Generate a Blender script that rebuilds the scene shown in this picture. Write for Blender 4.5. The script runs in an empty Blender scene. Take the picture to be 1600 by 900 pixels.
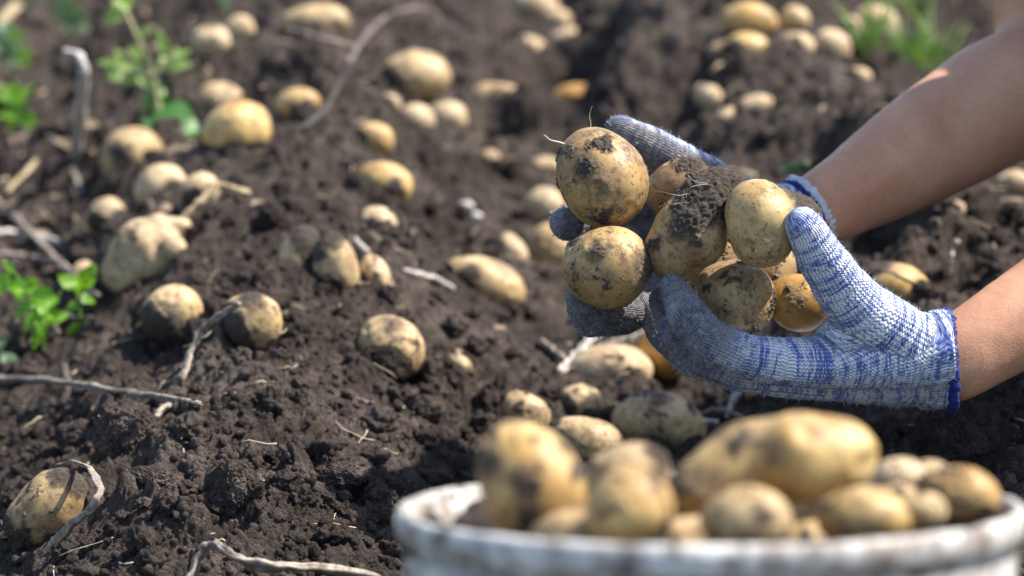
import bpy, bmesh, math, random
import numpy as np
from mathutils import Vector, Matrix
random.seed(7); rng = np.random.default_rng(7)
R = math.radians
scene = bpy.context.scene
COL = scene.collection

# ------------------------------------------------------------------ camera, light, exposure
PITCH = R(15.0); CAM_H = 0.62; FPX = 1600 * 100 / 36.0
cam_d = bpy.data.cameras.new('camera'); cam = bpy.data.objects.new('camera', cam_d); COL.objects.link(cam)
cam.location = (0, 0, CAM_H); cam.rotation_euler = (math.pi / 2 - PITCH, 0, 0)
cam_d.lens = 100; cam_d.sensor_width = 36; cam_d.clip_start = 0.05; cam_d.clip_end = 500
cam_d.dof.use_dof = True; cam_d.dof.focus_distance = 1.80; cam_d.dof.aperture_fstop = 5.6
scene.camera = cam
SUN_EL, SUN_AZ = R(53), R(77)          # azimuth clockwise from +y (straight away from the camera)
world = bpy.data.worlds.new('World'); scene.world = world; world.use_nodes = True
wn = world.node_tree; wn.nodes.clear()
sky = wn.nodes.new('ShaderNodeTexSky'); sky.sky_type = 'NISHITA'; sky.sun_disc = False
sky.sun_elevation = SUN_EL; sky.sun_rotation = SUN_AZ
bg = wn.nodes.new('ShaderNodeBackground'); bg.inputs[1].default_value = 0.14
wo = wn.nodes.new('ShaderNodeOutputWorld'); wn.links.new(sky.outputs[0], bg.inputs[0]); wn.links.new(bg.outputs[0], wo.inputs[0])
sd = bpy.data.lights.new('sun', 'SUN'); sd.energy = 4.9; sd.angle = R(0.55); sd.color = (1, 0.93, 0.82)
so = bpy.data.objects.new('sun', sd); COL.objects.link(so)
tosun = Vector((math.sin(SUN_AZ) * math.cos(SUN_EL), math.cos(SUN_AZ) * math.cos(SUN_EL), math.sin(SUN_EL)))
so.rotation_euler = (-tosun).to_track_quat('-Z', 'Y').to_euler()
scene.view_settings.view_transform = 'Standard'; scene.view_settings.look = 'None'
scene.view_settings.gamma = 1; scene.view_settings.exposure = 0.92
scene.cycles.use_denoising = True
scene.cycles.max_bounces = 6

# ------------------------------------------------------------------ helpers
CR = np.array([1.0, 0, 0]); CU = np.array([0, math.sin(PITCH), math.cos(PITCH)]); CB = np.array([0, -math.cos(PITCH), math.sin(PITCH)])
def at(px, py, d):
    """world point seen at photo pixel (px,py) at distance d along the view axis"""
    return np.array([0, 0, CAM_H]) + CR * ((px - 800) / FPX * d) + CU * ((450 - py) / FPX * d) - CB * d

_perm = np.random.default_rng(3).permutation(256).astype(np.int32); _perm = np.concatenate([_perm, _perm, _perm])
_g2 = np.random.default_rng(4).normal(size=(256, 2)); _g2 = (_g2 / np.linalg.norm(_g2, axis=1, keepdims=True)).astype(np.float32)
_g3 = np.random.default_rng(5).normal(size=(256, 3)); _g3 = (_g3 / np.linalg.norm(_g3, axis=1, keepdims=True)).astype(np.float32)
def _fade(t): return t * t * t * (t * (t * 6 - 15) + 10)
def n2(x, y, s=0):
    x = np.asarray(x, dtype=np.float64) + s * 17.31; y = np.asarray(y, dtype=np.float64) + s * 9.77
    xi = np.floor(x).astype(np.int64); yi = np.floor(y).astype(np.int64); xf = (x - xi).astype(np.float32); yf = (y - yi).astype(np.float32)
    xi &= 255; yi &= 255; u = _fade(xf); v = _fade(yf)
    def g(a, b):
        h = _perm[_perm[(xi + a) & 255] + ((yi + b) & 255)]; gr = _g2[h]
        return gr[..., 0] * (xf - a) + gr[..., 1] * (yf - b)
    a = g(0, 0); b = g(1, 0); c = g(0, 1); d = g(1, 1)
    return ((a + u * (b - a)) * (1 - v) + (c + u * (d - c)) * v) * 1.5
def n3(p, f=1.0, s=0):
    q = np.asarray(p, dtype=np.float64) * f + s * 11.7
    qi = np.floor(q).astype(np.int64); qf = (q - qi).astype(np.float32); qi &= 255; w = _fade(qf)
    out = 0
    for a in (0, 1):
        wx = w[:, 0] if a else 1 - w[:, 0]
        for b in (0, 1):
            wy = w[:, 1] if b else 1 - w[:, 1]
            for c in (0, 1):
                wz = w[:, 2] if c else 1 - w[:, 2]
                h = _perm[_perm[_perm[(qi[:, 0] + a) & 255] + ((qi[:, 1] + b) & 255)] + ((qi[:, 2] + c) & 255)]
                gr = _g3[h]
                out = out + wx * wy * wz * (gr[:, 0] * (qf[:, 0] - a) + gr[:, 1] * (qf[:, 1] - b) + gr[:, 2] * (qf[:, 2] - c))
    return out * 1.5
def fbm3(p, f, s=0, o=3):
    return sum(n3(p, f * 2 ** i, s + i) / 2 ** i for i in range(o))
def sstep(a, b, x):
    t = np.clip((x - a) / (b - a), 0, 1); return t * t * (3 - 2 * t)
def _rnd(ix, iy, k):
    h = (ix * 374761393 + iy * 668265263 + k * 1274126177) & 0xffffffff
    h = ((h ^ (h >> 13)) * 1274126177) & 0xffffffff
    h = h ^ (h >> 16)
    return ((h & 0xffff) / 65535.0).astype(np.float32)
def grains(x, y, cell, prob, seed, rlo=0.3, rhi=0.62, flat=0.8):
    """union of half buried round crumbs of size cell"""
    X = x / cell; Y = y / cell; xi = np.floor(X).astype(np.int64); yi = np.floor(Y).astype(np.int64)
    best = np.zeros(X.shape, np.float32)
    for a in (-1, 0, 1):
        for b in (-1, 0, 1):
            cx = xi + a; cy = yi + b
            r = rlo + (rhi - rlo) * _rnd(cx, cy, seed + 2) ** 1.5
            dx = (cx + _rnd(cx, cy, seed) - X); dy = (cy + _rnd(cx, cy, seed + 1) - Y)
            e = r * r - dx * dx - dy * dy
            hh = np.where((e > 0) & (_rnd(cx, cy, seed + 3) < prob), np.sqrt(np.maximum(e, 0)), 0)
            best = np.maximum(best, hh)
    return best * cell * flat

def finish(o, mats, parent=None, smooth=True):
    COL.objects.link(o)
    for m in (mats if isinstance(mats, (list, tuple)) else [mats]): o.data.materials.append(m)
    if smooth: o.data.polygons.foreach_set('use_smooth', np.ones(len(o.data.polygons), bool))
    if parent: o.parent = parent
    return o
def mesh_np(name, V, F, mats, parent=None, loc=None, smooth=True, attrs=None):
    """one mesh object from numpy vertices and a list/array of faces, origin at loc"""
    V = np.asarray(V, dtype=np.float32)
    if loc is not None: V = V - np.asarray(loc, dtype=np.float32)
    me = bpy.data.meshes.new(name)
    if isinstance(F, np.ndarray):
        k = F.shape[1]; me.vertices.add(len(V)); me.vertices.foreach_set('co', V.ravel())
        me.loops.add(F.size); me.loops.foreach_set('vertex_index', F.astype(np.int32).ravel())
        me.polygons.add(len(F)); me.polygons.foreach_set('loop_start', np.arange(0, F.size, k, dtype=np.int32))
        me.update(calc_edges=True)
    else:
        me.from_pydata([tuple(v) for v in V.tolist()], [], F)
    if attrs:
        for k, a in attrs.items():
            a = np.asarray(a, dtype=np.float32)
            if a.ndim == 1: me.attributes.new(k, 'FLOAT', 'POINT').data.foreach_set('value', a)
            else: me.attributes.new(k, 'FLOAT_VECTOR', 'POINT').data.foreach_set('vector', a.ravel())
    o = bpy.data.objects.new(name, me)
    if loc is not None:
        if parent is not None and parent.type == 'EMPTY': o.location = Vector(loc) - parent.location
        elif parent is not None: o.location = Vector(loc) - parent.location
        else: o.location = loc
    return finish(o, mats, parent, smooth)
def tag(o, label=None, cat=None, group=None, kind=None):
    if label: o['label'] = label
    if cat: o['category'] = cat
    if group: o['group'] = group
    if kind: o['kind'] = kind
    return o
def empty(name, loc):
    o = bpy.data.objects.new(name, None); o.empty_display_size = 0.05; COL.objects.link(o); o.location = loc; return o

_ico = {}
def ico(n):
    if n not in _ico:
        bm = bmesh.new(); bmesh.ops.create_icosphere(bm, subdivisions=n, radius=1)
        _ico[n] = (np.array([v.co[:] for v in bm.verts]), np.array([[v.index for v in f.verts] for f in bm.faces])); bm.free()
    return _ico[n]
def hull(bm, pts):
    vs = [bm.verts.new(p) for p in pts]
    r = bmesh.ops.convex_hull(bm, input=vs)
    junk = [g for g in r['geom_interior'] if isinstance(g, bmesh.types.BMVert)]
    bmesh.ops.delete(bm, geom=junk, context='VERTS')
def blob(chains, voxel, smooth=6, factor=0.5):
    """smooth union of tapered capsules. chains: lists of (point, radius or (ra,rb,axis))"""
    V, _ = ico(3)
    bm = bmesh.new()
    def ball(p, r):
        if isinstance(r, tuple):          # (radius across, radius along 'ax', ax)
            ra, rb, ax = r; ax = np.array(ax) / np.linalg.norm(ax)
            W = V * ra; W = W + np.outer(V @ ax, ax) * (rb - ra); return W + p
        return V * r + p
    for ch in chains:
        if len(ch) == 1: hull(bm, ball(*ch[0]))
        for a, b in zip(ch[:-1], ch[1:]): hull(bm, np.vstack([ball(*a), ball(*b)]))
    me = bpy.data.meshes.new('t'); bm.to_mesh(me); bm.free()
    o = bpy.data.objects.new('t', me); COL.objects.link(o)
    m = o.modifiers.new('r', 'REMESH'); m.mode = 'VOXEL'; m.voxel_size = voxel
    s = o.modifiers.new('s', 'SMOOTH'); s.factor = factor; s.iterations = smooth
    dg = bpy.context.evaluated_depsgraph_get(); ev = o.evaluated_get(dg).to_mesh()
    V2 = np.empty(len(ev.vertices) * 3, np.float32); ev.vertices.foreach_get('co', V2)
    N = np.empty(len(ev.vertices) * 3, np.float32); ev.vertices.foreach_get('normal', N)
    F = np.empty(len(ev.loops), np.int32); ev.loops.foreach_get('vertex_index', F)
    F = F.reshape(-1, 4)
    o.evaluated_get(dg).to_mesh_clear(); bpy.data.objects.remove(o); bpy.data.meshes.remove(me)
    return V2.reshape(-1, 3).astype(float), N.reshape(-1, 3).astype(float), F

def spline(P, k=8):
    P = np.array(P, float); Q = np.vstack([2 * P[0] - P[1], P, 2 * P[-1] - P[-2]]); out = []
    for i in range(1, len(Q) - 2):
        for t in np.arange(k) / k:
            a, b, c, d = Q[i - 1:i + 3]
            out.append(0.5 * ((2 * b) + (c - a) * t + (2 * a - 5 * b + 4 * c - d) * t * t + (3 * b - a - 3 * c + d) * t ** 3))
    out.append(P[-1]); return np.array(out)
def tube(P, rad, sides=10, ribs=0.0, flat=1.0, jit=0.0, seed=0):
    """tube mesh arrays along points P with radii rad, capped; ribs = depth of lengthwise grooves"""
    P = np.asarray(P, float); n = len(P); rad = np.broadcast_to(np.asarray(rad, float), (n,))
    T = np.gradient(P, axis=0); T /= np.linalg.norm(T, axis=1, keepdims=True) + 1e-12
    up = np.array([0.13, 0.2, 0.97]); V = []; r_ = np.random.default_rng(seed); rib = 1 + ribs * r_.uniform(-1, 1, sides); tube.rib = np.concatenate([np.tile((rib - 1) / max(ribs, .01), n), [0, 0]])
    s = np.cross(T[0], up); s /= np.linalg.norm(s)
    for i in range(n):
        s = s - T[i] * (s @ T[i]); s /= np.linalg.norm(s) + 1e-12; b = np.cross(T[i], s)
        a = np.linspace(0, 2 * math.pi, sides, endpoint=False) + (0.5 * math.sin(i * .35) if ribs else 0)
        rr = rad[i] * rib * (1 + jit * r_.uniform(-1, 1))
        V.append(P[i] + np.outer(np.cos(a) * rr, s) + np.outer(np.sin(a) * rr * flat, b))
    V = np.vstack(V); F = []
    for i in range(n - 1):
        for j in range(sides):
            k = (j + 1) % sides; F.append([i * sides + j, i * sides + k, (i + 1) * sides + k, (i + 1) * sides + j])
    V = np.vstack([V, P[0] - T[0] * rad[0] * .3, P[-1] + T[-1] * rad[-1] * .3]); c0 = n * sides
    for j in range(sides):
        k = (j + 1) % sides; F.append([c0, k, j]); F.append([c0 + 1, (n - 1) * sides + j, (n - 1) * sides + k])
    return V, F
def merge(parts):
    Vs, Fs, o = [], [], 0
    for V, F in parts:
        Vs.append(V); Fs += [[i + o for i in f] for f in F]; o += len(V)
    return np.vstack(Vs), Fs

# ------------------------------------------------------------------ materials
def mat(name):
    m = bpy.data.materials.new(name); m.use_nodes = True; nt = m.node_tree; nt.nodes.clear()
    out = nt.nodes.new('ShaderNodeOutputMaterial'); b = nt.nodes.new('ShaderNodeBsdfPrincipled'); nt.links.new(b.outputs[0], out.inputs[0])
    def N(t, ins=None, **kw):
        n = nt.nodes.new('ShaderNode' + t)
        for k, v in kw.items(): setattr(n, k, v)
        for k, v in (ins or {}).items():
            if hasattr(v, 'is_output'): nt.links.new(v, n.inputs[k])
            else: n.inputs[k].default_value = v
        return n
    return m, nt, b, N
def ramp(N, fac, stops):
    r = N('ValToRGB', {0: fac}); e = r.color_ramp.elements
    while len(e) > 1: e.remove(e[-1])
    e[0].position = stops[0][0]; e[0].color = (*stops[0][1], 1)
    for p, c in stops[1:]: x = e.new(p); x.color = (*c, 1)
    return r.outputs[0]
def g3(v): return (v, v, v)
def mixc(N, f, a, b, blend='MIX'):
    n = N('Mix', data_type='RGBA', blend_type=blend)
    for i, v in ((0, f), (6, a), (7, b)):
        if hasattr(v, 'is_output'): n.id_data.links.new(v, n.inputs[i])
        else: n.inputs[i].default_value = v if i == 0 else (*v, 1)
    return n.outputs[2]
def math_(N, op, a, b=0.0, c=None):
    d = {0: a, 1: b}
    if c is not None: d[2] = c
    return N('Math', d, operation=op).outputs[0]

def soil_mat(name='soil', k=1.0, bump=0.0042):
    m, nt, b, N = mat(name); tc = N('TexCoord').outputs['Object'] if name != 'soil' else N('NewGeometry').outputs['Position']
    big = N('TexNoise', {'Vector': tc, 'Scale': 7.0, 'Detail': 5.0, 'Roughness': .6}).outputs[0]
    mid = N('TexNoise', {'Vector': tc, 'Scale': 90.0, 'Detail': 5.0, 'Roughness': .65}).outputs[0]
    fine = N('TexNoise', {'Vector': tc, 'Scale': 700.0, 'Detail': 3.0, 'Roughness': .7}).outputs[0]
    c = ramp(N, math_(N, 'ADD', math_(N, 'MULTIPLY', big, .45), math_(N, 'MULTIPLY', mid, .55)),
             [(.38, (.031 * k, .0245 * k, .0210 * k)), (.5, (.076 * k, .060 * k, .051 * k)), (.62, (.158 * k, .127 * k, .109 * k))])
    c = mixc(N, ramp(N, fine, [(.58, g3(0)), (.74, g3(.6))]), c, (.26 * k, .22 * k, .195 * k))  # pale specks paint the grain highlights into the soil colour
    nt.links.new(c, b.inputs['Base Color']); b.inputs['Roughness'].default_value = .95; b.inputs['Specular IOR Level'].default_value = .15
    h = math_(N, 'ADD', math_(N, 'MULTIPLY', N('TexNoise', {'Vector': tc, 'Scale': 420.0, 'Detail': 6.0, 'Roughness': .75}).outputs[0], 1.0),
              math_(N, 'ADD', math_(N, 'MULTIPLY', N('TexVoronoi', {'Vector': tc, 'Scale': 330.0}).outputs[0], -.6), math_(N, 'MULTIPLY', N('TexVoronoi', {'Vector': tc, 'Scale': 800.0}).outputs[0], -.35)))
    bp = N('Bump', {'Strength': 1.0, 'Distance': bump, 'Height': h}); nt.links.new(bp.outputs[0], b.inputs['Normal'])
    return m
SOIL = soil_mat(); CLOD = soil_mat('soil clod', .95, .0012); DARKSOIL = soil_mat('darker soil', .5, .0012)  # last one: the same soil mix in a darker tone

def potato_mat(name, hi, lo, speck=1.0, rough=.5, dust=0.3):
    m, nt, b, N = mat(name); tc = N('TexCoord').outputs['Object']; oi = N('ObjectInfo').outputs['Random']
    off = N('VectorMath', {0: tc, 1: N('CombineXYZ', {0: math_(N, 'MULTIPLY', oi, 3.0), 1: oi, 2: math_(N, 'MULTIPLY', oi, 7.0)}).outputs[0]}, operation='ADD').outputs[0]
    big = N('TexNoise', {'Vector': off, 'Scale': 38.0, 'Detail': 3.0}).outputs[0]
    c = ramp(N, big, [(.36, lo), (.62, hi)])
    # russet net and dusty film
    net = N('TexNoise', {'Vector': off, 'Scale': 260.0, 'Detail': 5.0, 'Roughness': .72}).outputs[0]
    dst = N('TexNoise', {'Vector': off, 'Scale': 48.0, 'Detail': 6.0, 'Roughness': .65, 'Distortion': .6}).outputs[0]
    c = mixc(N, ramp(N, dst, [(.44, g3(0)), (.68, g3(dust))]), c, (.215, .150, .100))
    nm = math_(N, 'ADD', net, math_(N, 'MULTIPLY', math_(N, 'SUBTRACT', dst, .5), .45))
    c = mixc(N, ramp(N, nm, [(.50, g3(0)), (.64, g3(min(1, .62 * speck)))]), c, (.15, .090, .046))
    # small dark eyes and spots of stuck soil
    msk = ramp(N, N('TexNoise', {'Vector': off, 'Scale': 60.0, 'Detail': 3.0}).outputs[0], [(.40, g3(.15)), (.60, g3(1))])
    wv = N('VectorMath', {0: off, 1: N('VectorMath', {0: N('TexNoise', {'Vector': off, 'Scale': 420.0, 'Detail': 2.0}).outputs[1], 'Scale': .0035}, operation='SCALE').outputs[0]}, operation='ADD').outputs[0]
    sp = N('TexVoronoi', {'Vector': wv, 'Scale': 190.0})
    siz = N('SeparateColor', {0: sp.outputs[1]}).outputs[0]
    spots = math_(N, 'MULTIPLY', ramp(N, math_(N, 'DIVIDE', sp.outputs[0], math_(N, 'ADD', math_(N, 'MULTIPLY', math_(N, 'MULTIPLY', siz, siz), .9), .25)), [(.22, g3(1)), (.36, g3(0))]), msk)
    c = mixc(N, math_(N, 'MULTIPLY', spots, min(.9, .75 * speck + .1)), c, (.050, .034, .024))
    at_ = N('Attribute', attribute_name='dirt').outputs['Fac']
    fine = N('TexNoise', {'Vector': off, 'Scale': 380.0, 'Detail': 6.0, 'Roughness': .78}).outputs[0]
    fc = math_(N, 'SUBTRACT', fine, .5)
    film = ramp(N, math_(N, 'ADD', at_, math_(N, 'ADD', math_(N, 'MULTIPLY', fc, .9), math_(N, 'MULTIPLY', math_(N, 'SUBTRACT', dst, .5), .6))), [(.10, g3(0)), (.60, g3(.85))])
    c = mixc(N, film, c, (.13, .090, .062))
    dm = ramp(N, math_(N, 'ADD', at_, math_(N, 'MULTIPLY', fc, 1.7)), [(.52, g3(0)), (.78, g3(1))])
    dc = ramp(N, fine, [(.35, (.022, .016, .012)), (.55, (.062, .047, .036)), (.72, (.135, .105, .080))])
    c = mixc(N, dm, c, dc)
    nt.links.new(c, b.inputs['Base Color'])
    rr = math_(N, 'ADD', math_(N, 'MULTIPLY', film, .3), math_(N, 'ADD', math_(N, 'MULTIPLY', fc, .5), rough)); nt.links.new(rr, b.inputs['Roughness'])
    b.inputs['Specular IOR Level'].default_value = .35
    b.inputs['Subsurface Weight'].default_value = .08; b.inputs['Subsurface Radius'].default_value = (.01, .005, .002); b.inputs['Subsurface Scale'].default_value = .4
    h = math_(N, 'ADD', math_(N, 'MULTIPLY', fine, math_(N, 'ADD', math_(N, 'MULTIPLY', film, 1.5), .30)), math_(N, 'MULTIPLY', spots, .3))
    bp = N('Bump', {'Strength': .9, 'Distance': .0009, 'Height': h}); nt.links.new(bp.outputs[0], b.inputs['Normal'])
    return m
P_TAN = potato_mat('tan potato skin', (.59, .430, .225), (.43, .295, .135), 1.1, .5, .45)
P_DIRTY = potato_mat('dirty potato skin', (.46, .315, .145), (.30, .190, .080), 1.35, .5, .6)
P_HELD = potato_mat('golden netted potato skin', (.50, .33, .130), (.33, .200, .070), 1.45, .46, .75)
P_GOLD = potato_mat('clean yellow potato skin', (.56, .395, .170), (.41, .265, .095), 1.1, .45, .4)
P_AMBER = potato_mat('amber potato skin', (.46, .26, .060), (.34, .17, .035), .5, .38, .1)
P_PALE = potato_mat('pale dry potato skin', (.62, .475, .290), (.47, .335, .185), .9, .6, .5)
P_CLEAN = potato_mat('clean golden potato skin', (.62, .425, .170), (.43, .250, .075), .8, .42, .45)

def stem_mat(name, a, b_, dark):
    m, nt, b, N = mat(name); tc = N('TexCoord').outputs['Object']
    n1 = N('TexNoise', {'Vector': tc, 'Scale': 160.0, 'Detail': 5.0, 'Roughness': .7}).outputs[0]
    n2_ = N('TexNoise', {'Vector': tc, 'Scale': 30.0, 'Detail': 2.0}).outputs[0]
    c = ramp(N, n1, [(.32, dark), (.48, a), (.68, b_)]); c = mixc(N, ramp(N, n2_, [(.5, g3(0)), (.7, g3(.5))]), c, dark)
    gv = N('Attribute', attribute_name='groove').outputs['Fac']
    c = mixc(N, ramp(N, math_(N, 'ADD', gv, math_(N, 'MULTIPLY', n1, .8)), [(.0, g3(.85)), (.30, g3(0))]), c, dark)
    nt.links.new(c, b.inputs['Base Color']); b.inputs['Roughness'].default_value = .75
    bp = N('Bump', {'Strength': .8, 'Distance': .0008, 'Height': n1}); nt.links.new(bp.outputs[0], b.inputs['Normal']); return m
DRY = stem_mat('dry stem', (.26, .215, .17), (.46, .41, .35), (.09, .065, .05))
STRAW = stem_mat('yellow straw', (.46, .36, .20), (.60, .50, .32), (.22, .15, .08))
PALE = stem_mat('bleached stem', (.50, .47, .42), (.72, .70, .66), (.22, .18, .15))
TWIG = stem_mat('dark twig', (.07, .058, .05), (.13, .11, .10), (.03, .024, .02))
ROOT = stem_mat('pale root', (.50, .40, .28), (.66, .57, .44), (.26, .18, .12))

def leaf_mat(name, a, b_):
    m, nt, b, N = mat(name); tc = N('TexCoord').outputs['Object']; n1 = N('TexNoise', {'Vector': tc, 'Scale': 60.0, 'Detail': 3.0}).outputs[0]
    nt.links.new(ramp(N, n1, [(.35, a), (.65, b_)]), b.inputs['Base Color']); b.inputs['Roughness'].default_value = .42
    tr = N('BsdfTranslucent', {0: (b_[0] * 1.3, b_[1] * 1.3, b_[2] * .6, 1)}); mx = N('MixShader', {0: .4, 1: b.outputs[0], 2: tr.outputs[0]})
    nt.links.new(mx.outputs[0], [n for n in nt.nodes if n.type == 'OUTPUT_MATERIAL'][0].inputs[0]); return m
LEAF = leaf_mat('green leaf', (.10, .25, .015), (.22, .44, .03)); LEAFD = leaf_mat('grey green leaf', (.07, .16, .07), (.16, .27, .15))

def knit_mat(name, soil=1.0):
    m, nt, b, N = mat(name); v3 = N('Attribute', attribute_name='knit').outputs['Vector']; sep = N('SeparateXYZ', {0: v3})
    u, v, d = sep.outputs[0], sep.outputs[1], sep.outputs[2]
    tc = N('TexCoord').outputs['Object']
    zig = math_(N, 'MULTIPLY', math_(N, 'SINE', math_(N, 'MULTIPLY', u, 2 * math.pi / .0026)), .00035)
    vv = math_(N, 'ADD', v, zig); wale = math_(N, 'ABSOLUTE', math_(N, 'SINE', math_(N, 'MULTIPLY', vv, math.pi / .0019)))
    bands = N('TexNoise', {'Vector': N('CombineXYZ', {0: math_(N, 'MULTIPLY', u, 240.0), 1: math_(N, 'MULTIPLY', v, 18.0), 2: 0.0}).outputs[0], 'Scale': 1.0, 'Detail': 2.0, 'Roughness': .6}).outputs[0]
    mot = N('TexNoise', {'Vector': N('CombineXYZ', {0: math_(N, 'MULTIPLY', u, 620.0), 1: math_(N, 'MULTIPLY', v, 190.0), 2: 3.0}).outputs[0], 'Scale': 1.0, 'Detail': 3.0, 'Roughness': .7}).outputs[0]
    f = math_(N, 'ADD', math_(N, 'MULTIPLY', bands, .50), math_(N, 'MULTIPLY', mot, .58))
    f = math_(N, 'ADD', f, math_(N, 'MULTIPLY', wale, -.06))
    c = ramp(N, f, [(.45, (.68, .70, .73)), (.51, (.36, .42, .60)), (.57, (.10, .15, .40)), (.70, (.05, .08, .28))])
    c = mixc(N, ramp(N, wale, [(.10, g3(.62)), (.45, g3(0))]), c, (.06, .08, .20))  # depth shade between the wales, painted in as dark blue
    gr = N('TexNoise', {'Vector': tc, 'Scale': 260.0, 'Detail': 5.0, 'Roughness': .7}).outputs[0]
    gr2 = N('TexNoise', {'Vector': tc, 'Scale': 60.0, 'Detail': 3.0}).outputs[0]
    dm = ramp(N, math_(N, 'ADD', d, math_(N, 'ADD', math_(N, 'MULTIPLY', math_(N, 'SUBTRACT', gr, .5), .7), math_(N, 'MULTIPLY', math_(N, 'SUBTRACT', gr2, .5), .8))), [(.30, g3(0)), (.80, g3(.88))])
    dcol = ramp(N, gr, [(.35, (.040, .036, .036)), (.52, (.12, .11, .11)), (.70, (.27, .26, .27))])
    c = mixc(N, dm, c, dcol)
    nt.links.new(c, b.inputs['Base Color']); b.inputs['Roughness'].default_value = .9; b.inputs['Specular IOR Level'].default_value = .15
    b.inputs['Sheen Weight'].default_value = .15; b.inputs['Sheen Roughness'].default_value = .5
    h = math_(N, 'ADD', wale, math_(N, 'MULTIPLY', math_(N, 'ADD', mot, gr), .7))
    bp = N('Bump', {'Strength': .9, 'Distance': .0007, 'Height': h}); nt.links.new(bp.outputs[0], b.inputs['Normal']); return m
KNIT = knit_mat('blue white knit')
def plain(name, col, rough=.8, bump=0, sc=300):
    m, nt, b, N = mat(name); tc = N('TexCoord').outputs['Object']; n = N('TexNoise', {'Vector': tc, 'Scale': float(sc), 'Detail': 4.0}).outputs[0]
    nt.links.new(ramp(N, n, [(.3, tuple(x * .7 for x in col)), (.7, tuple(min(1, x * 1.2) for x in col))]), b.inputs['Base Color']); b.inputs['Roughness'].default_value = rough
    if bump: nt.links.new(N('Bump', {'Strength': .8, 'Distance': bump, 'Height': n}).outputs[0], b.inputs['Normal'])
    return m
HEM = plain('navy hem yarn', (.010, .022, .17), .9, .0012, 1500); HEMW = plain('white hem yarn', (.55, .57, .62), .85, .001, 900)
SHIRT = plain('grey cotton', (.20, .21, .24)); TROUSER = plain('dark cotton', (.05, .055, .08)); HAIR = plain('dark hair', (.02, .015, .012)); BOOT = plain('rubber boot', (.03, .04, .03), .5)
def skin_mat():
    m, nt, b, N = mat('tanned skin'); tc = N('TexCoord').outputs['Object']
    a = N('TexNoise', {'Vector': tc, 'Scale': 22.0, 'Detail': 4.0}).outputs[0]; f = N('TexNoise', {'Vector': tc, 'Scale': 260.0, 'Detail': 4.0, 'Roughness': .6}).outputs[0]
    c = ramp(N, math_(N, 'ADD', math_(N, 'MULTIPLY', a, .7), math_(N, 'MULTIPLY', f, .3)), [(.34, (.41, .188, .105)), (.66, (.58, .315, .195))])
    nt.links.new(c, b.inputs['Base Color']); b.inputs['Roughness'].default_value = .54; b.inputs['Specular IOR Level'].default_value = .35
    b.inputs['Subsurface Weight'].default_value = .12; b.inputs['Subsurface Radius'].default_value = (.012, .004, .002); b.inputs['Subsurface Scale'].default_value = .5
    v = N('TexVoronoi', {'Vector': tc, 'Scale': 900.0}).outputs[0]
    nt.links.new(N('Bump', {'Strength': .35, 'Distance': .0004, 'Height': math_(N, 'ADD', f, v)}).outputs[0], b.inputs['Normal']); return m
SKIN = skin_mat()
def bucket_mat():
    m, nt, b, N = mat('worn white bucket paint'); tc = N('TexCoord').outputs['Object']
    st = N('TexNoise', {'Vector': N('Mapping', {'Vector': tc, 'Scale': (60, 60, 9)}).outputs[0], 'Scale': 1.0, 'Detail': 4.0, 'Roughness': .6}).outputs[0]
    bl = N('TexNoise', {'Vector': tc, 'Scale': 55.0, 'Detail': 5.0, 'Roughness': .65, 'Distortion': .4}).outputs[0]
    c = ramp(N, st, [(.34, (.14, .11, .09)), (.42, (.40, .37, .34)), (.51, (.62, .60, .56)), (.64, (.76, .74, .69))])
    c = mixc(N, ramp(N, bl, [(.46, g3(0)), (.60, g3(.8))]), c, (.26, .21, .175))
    c = mixc(N, ramp(N, N('TexNoise', {'Vector': tc, 'Scale': 75.0, 'Detail': 5.0, 'Roughness': .6}).outputs[0], [(.55, g3(0)), (.62, g3(.85))]), c, (.10, .078, .068))
    nt.links.new(c, b.inputs['Base Color']); b.inputs['Roughness'].default_value = .5
    nt.links.new(N('Bump', {'Strength': .5, 'Distance': .001, 'Height': bl}).outputs[0], b.inputs['Normal']); return m
BUCKET = bucket_mat()

# ------------------------------------------------------------------ the shape of the field
def ridge(x, y):
    return 0.050 * np.cos(2 * math.pi * (x + 0.20 + 0.03 * (y - 1.8) + 0.02 * np.sin(y * 2.3)) / 0.56)
def base_h(x, y):
    x = np.asarray(x, float); y = np.asarray(y, float)
    far = sstep(6.5, 14, np.abs(y))
    h = 0.045 * (np.clip(y, -5, 9) - 1.8) + ridge(x, y) * (1 - far) - 0.030
    h = h + 0.016 * n2(x / .21, y / .21, 1) + 0.010 * n2(x / .095, y / .095, 2)
    bk = sstep(2.1, 3.0, y)
    h = h + (0.028 * n2(x / .5, y / .5, 3) + 0.020 * n2(x / .17, y / .17, 34) + .010 * n2(x / .08, y / .08, 35)) * bk
    return h
def ray_ground(px, py, k_r=0.0, extra=0.0, fn=None):
    """distance at which the ray through a photo pixel is extra + k_r*distance above the soil"""
    fn = fn or base_h
    ds = np.arange(1.35, 9, .004); P = at(px, py, 1.0) - np.array([0, 0, CAM_H])
    X = P[0] * ds; Y = P[1] * ds; Z = CAM_H + P[2] * ds
    g = Z - fn(X, Y) - extra - k_r * ds
    i = np.argmax(g < 0); return ds[i]

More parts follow.
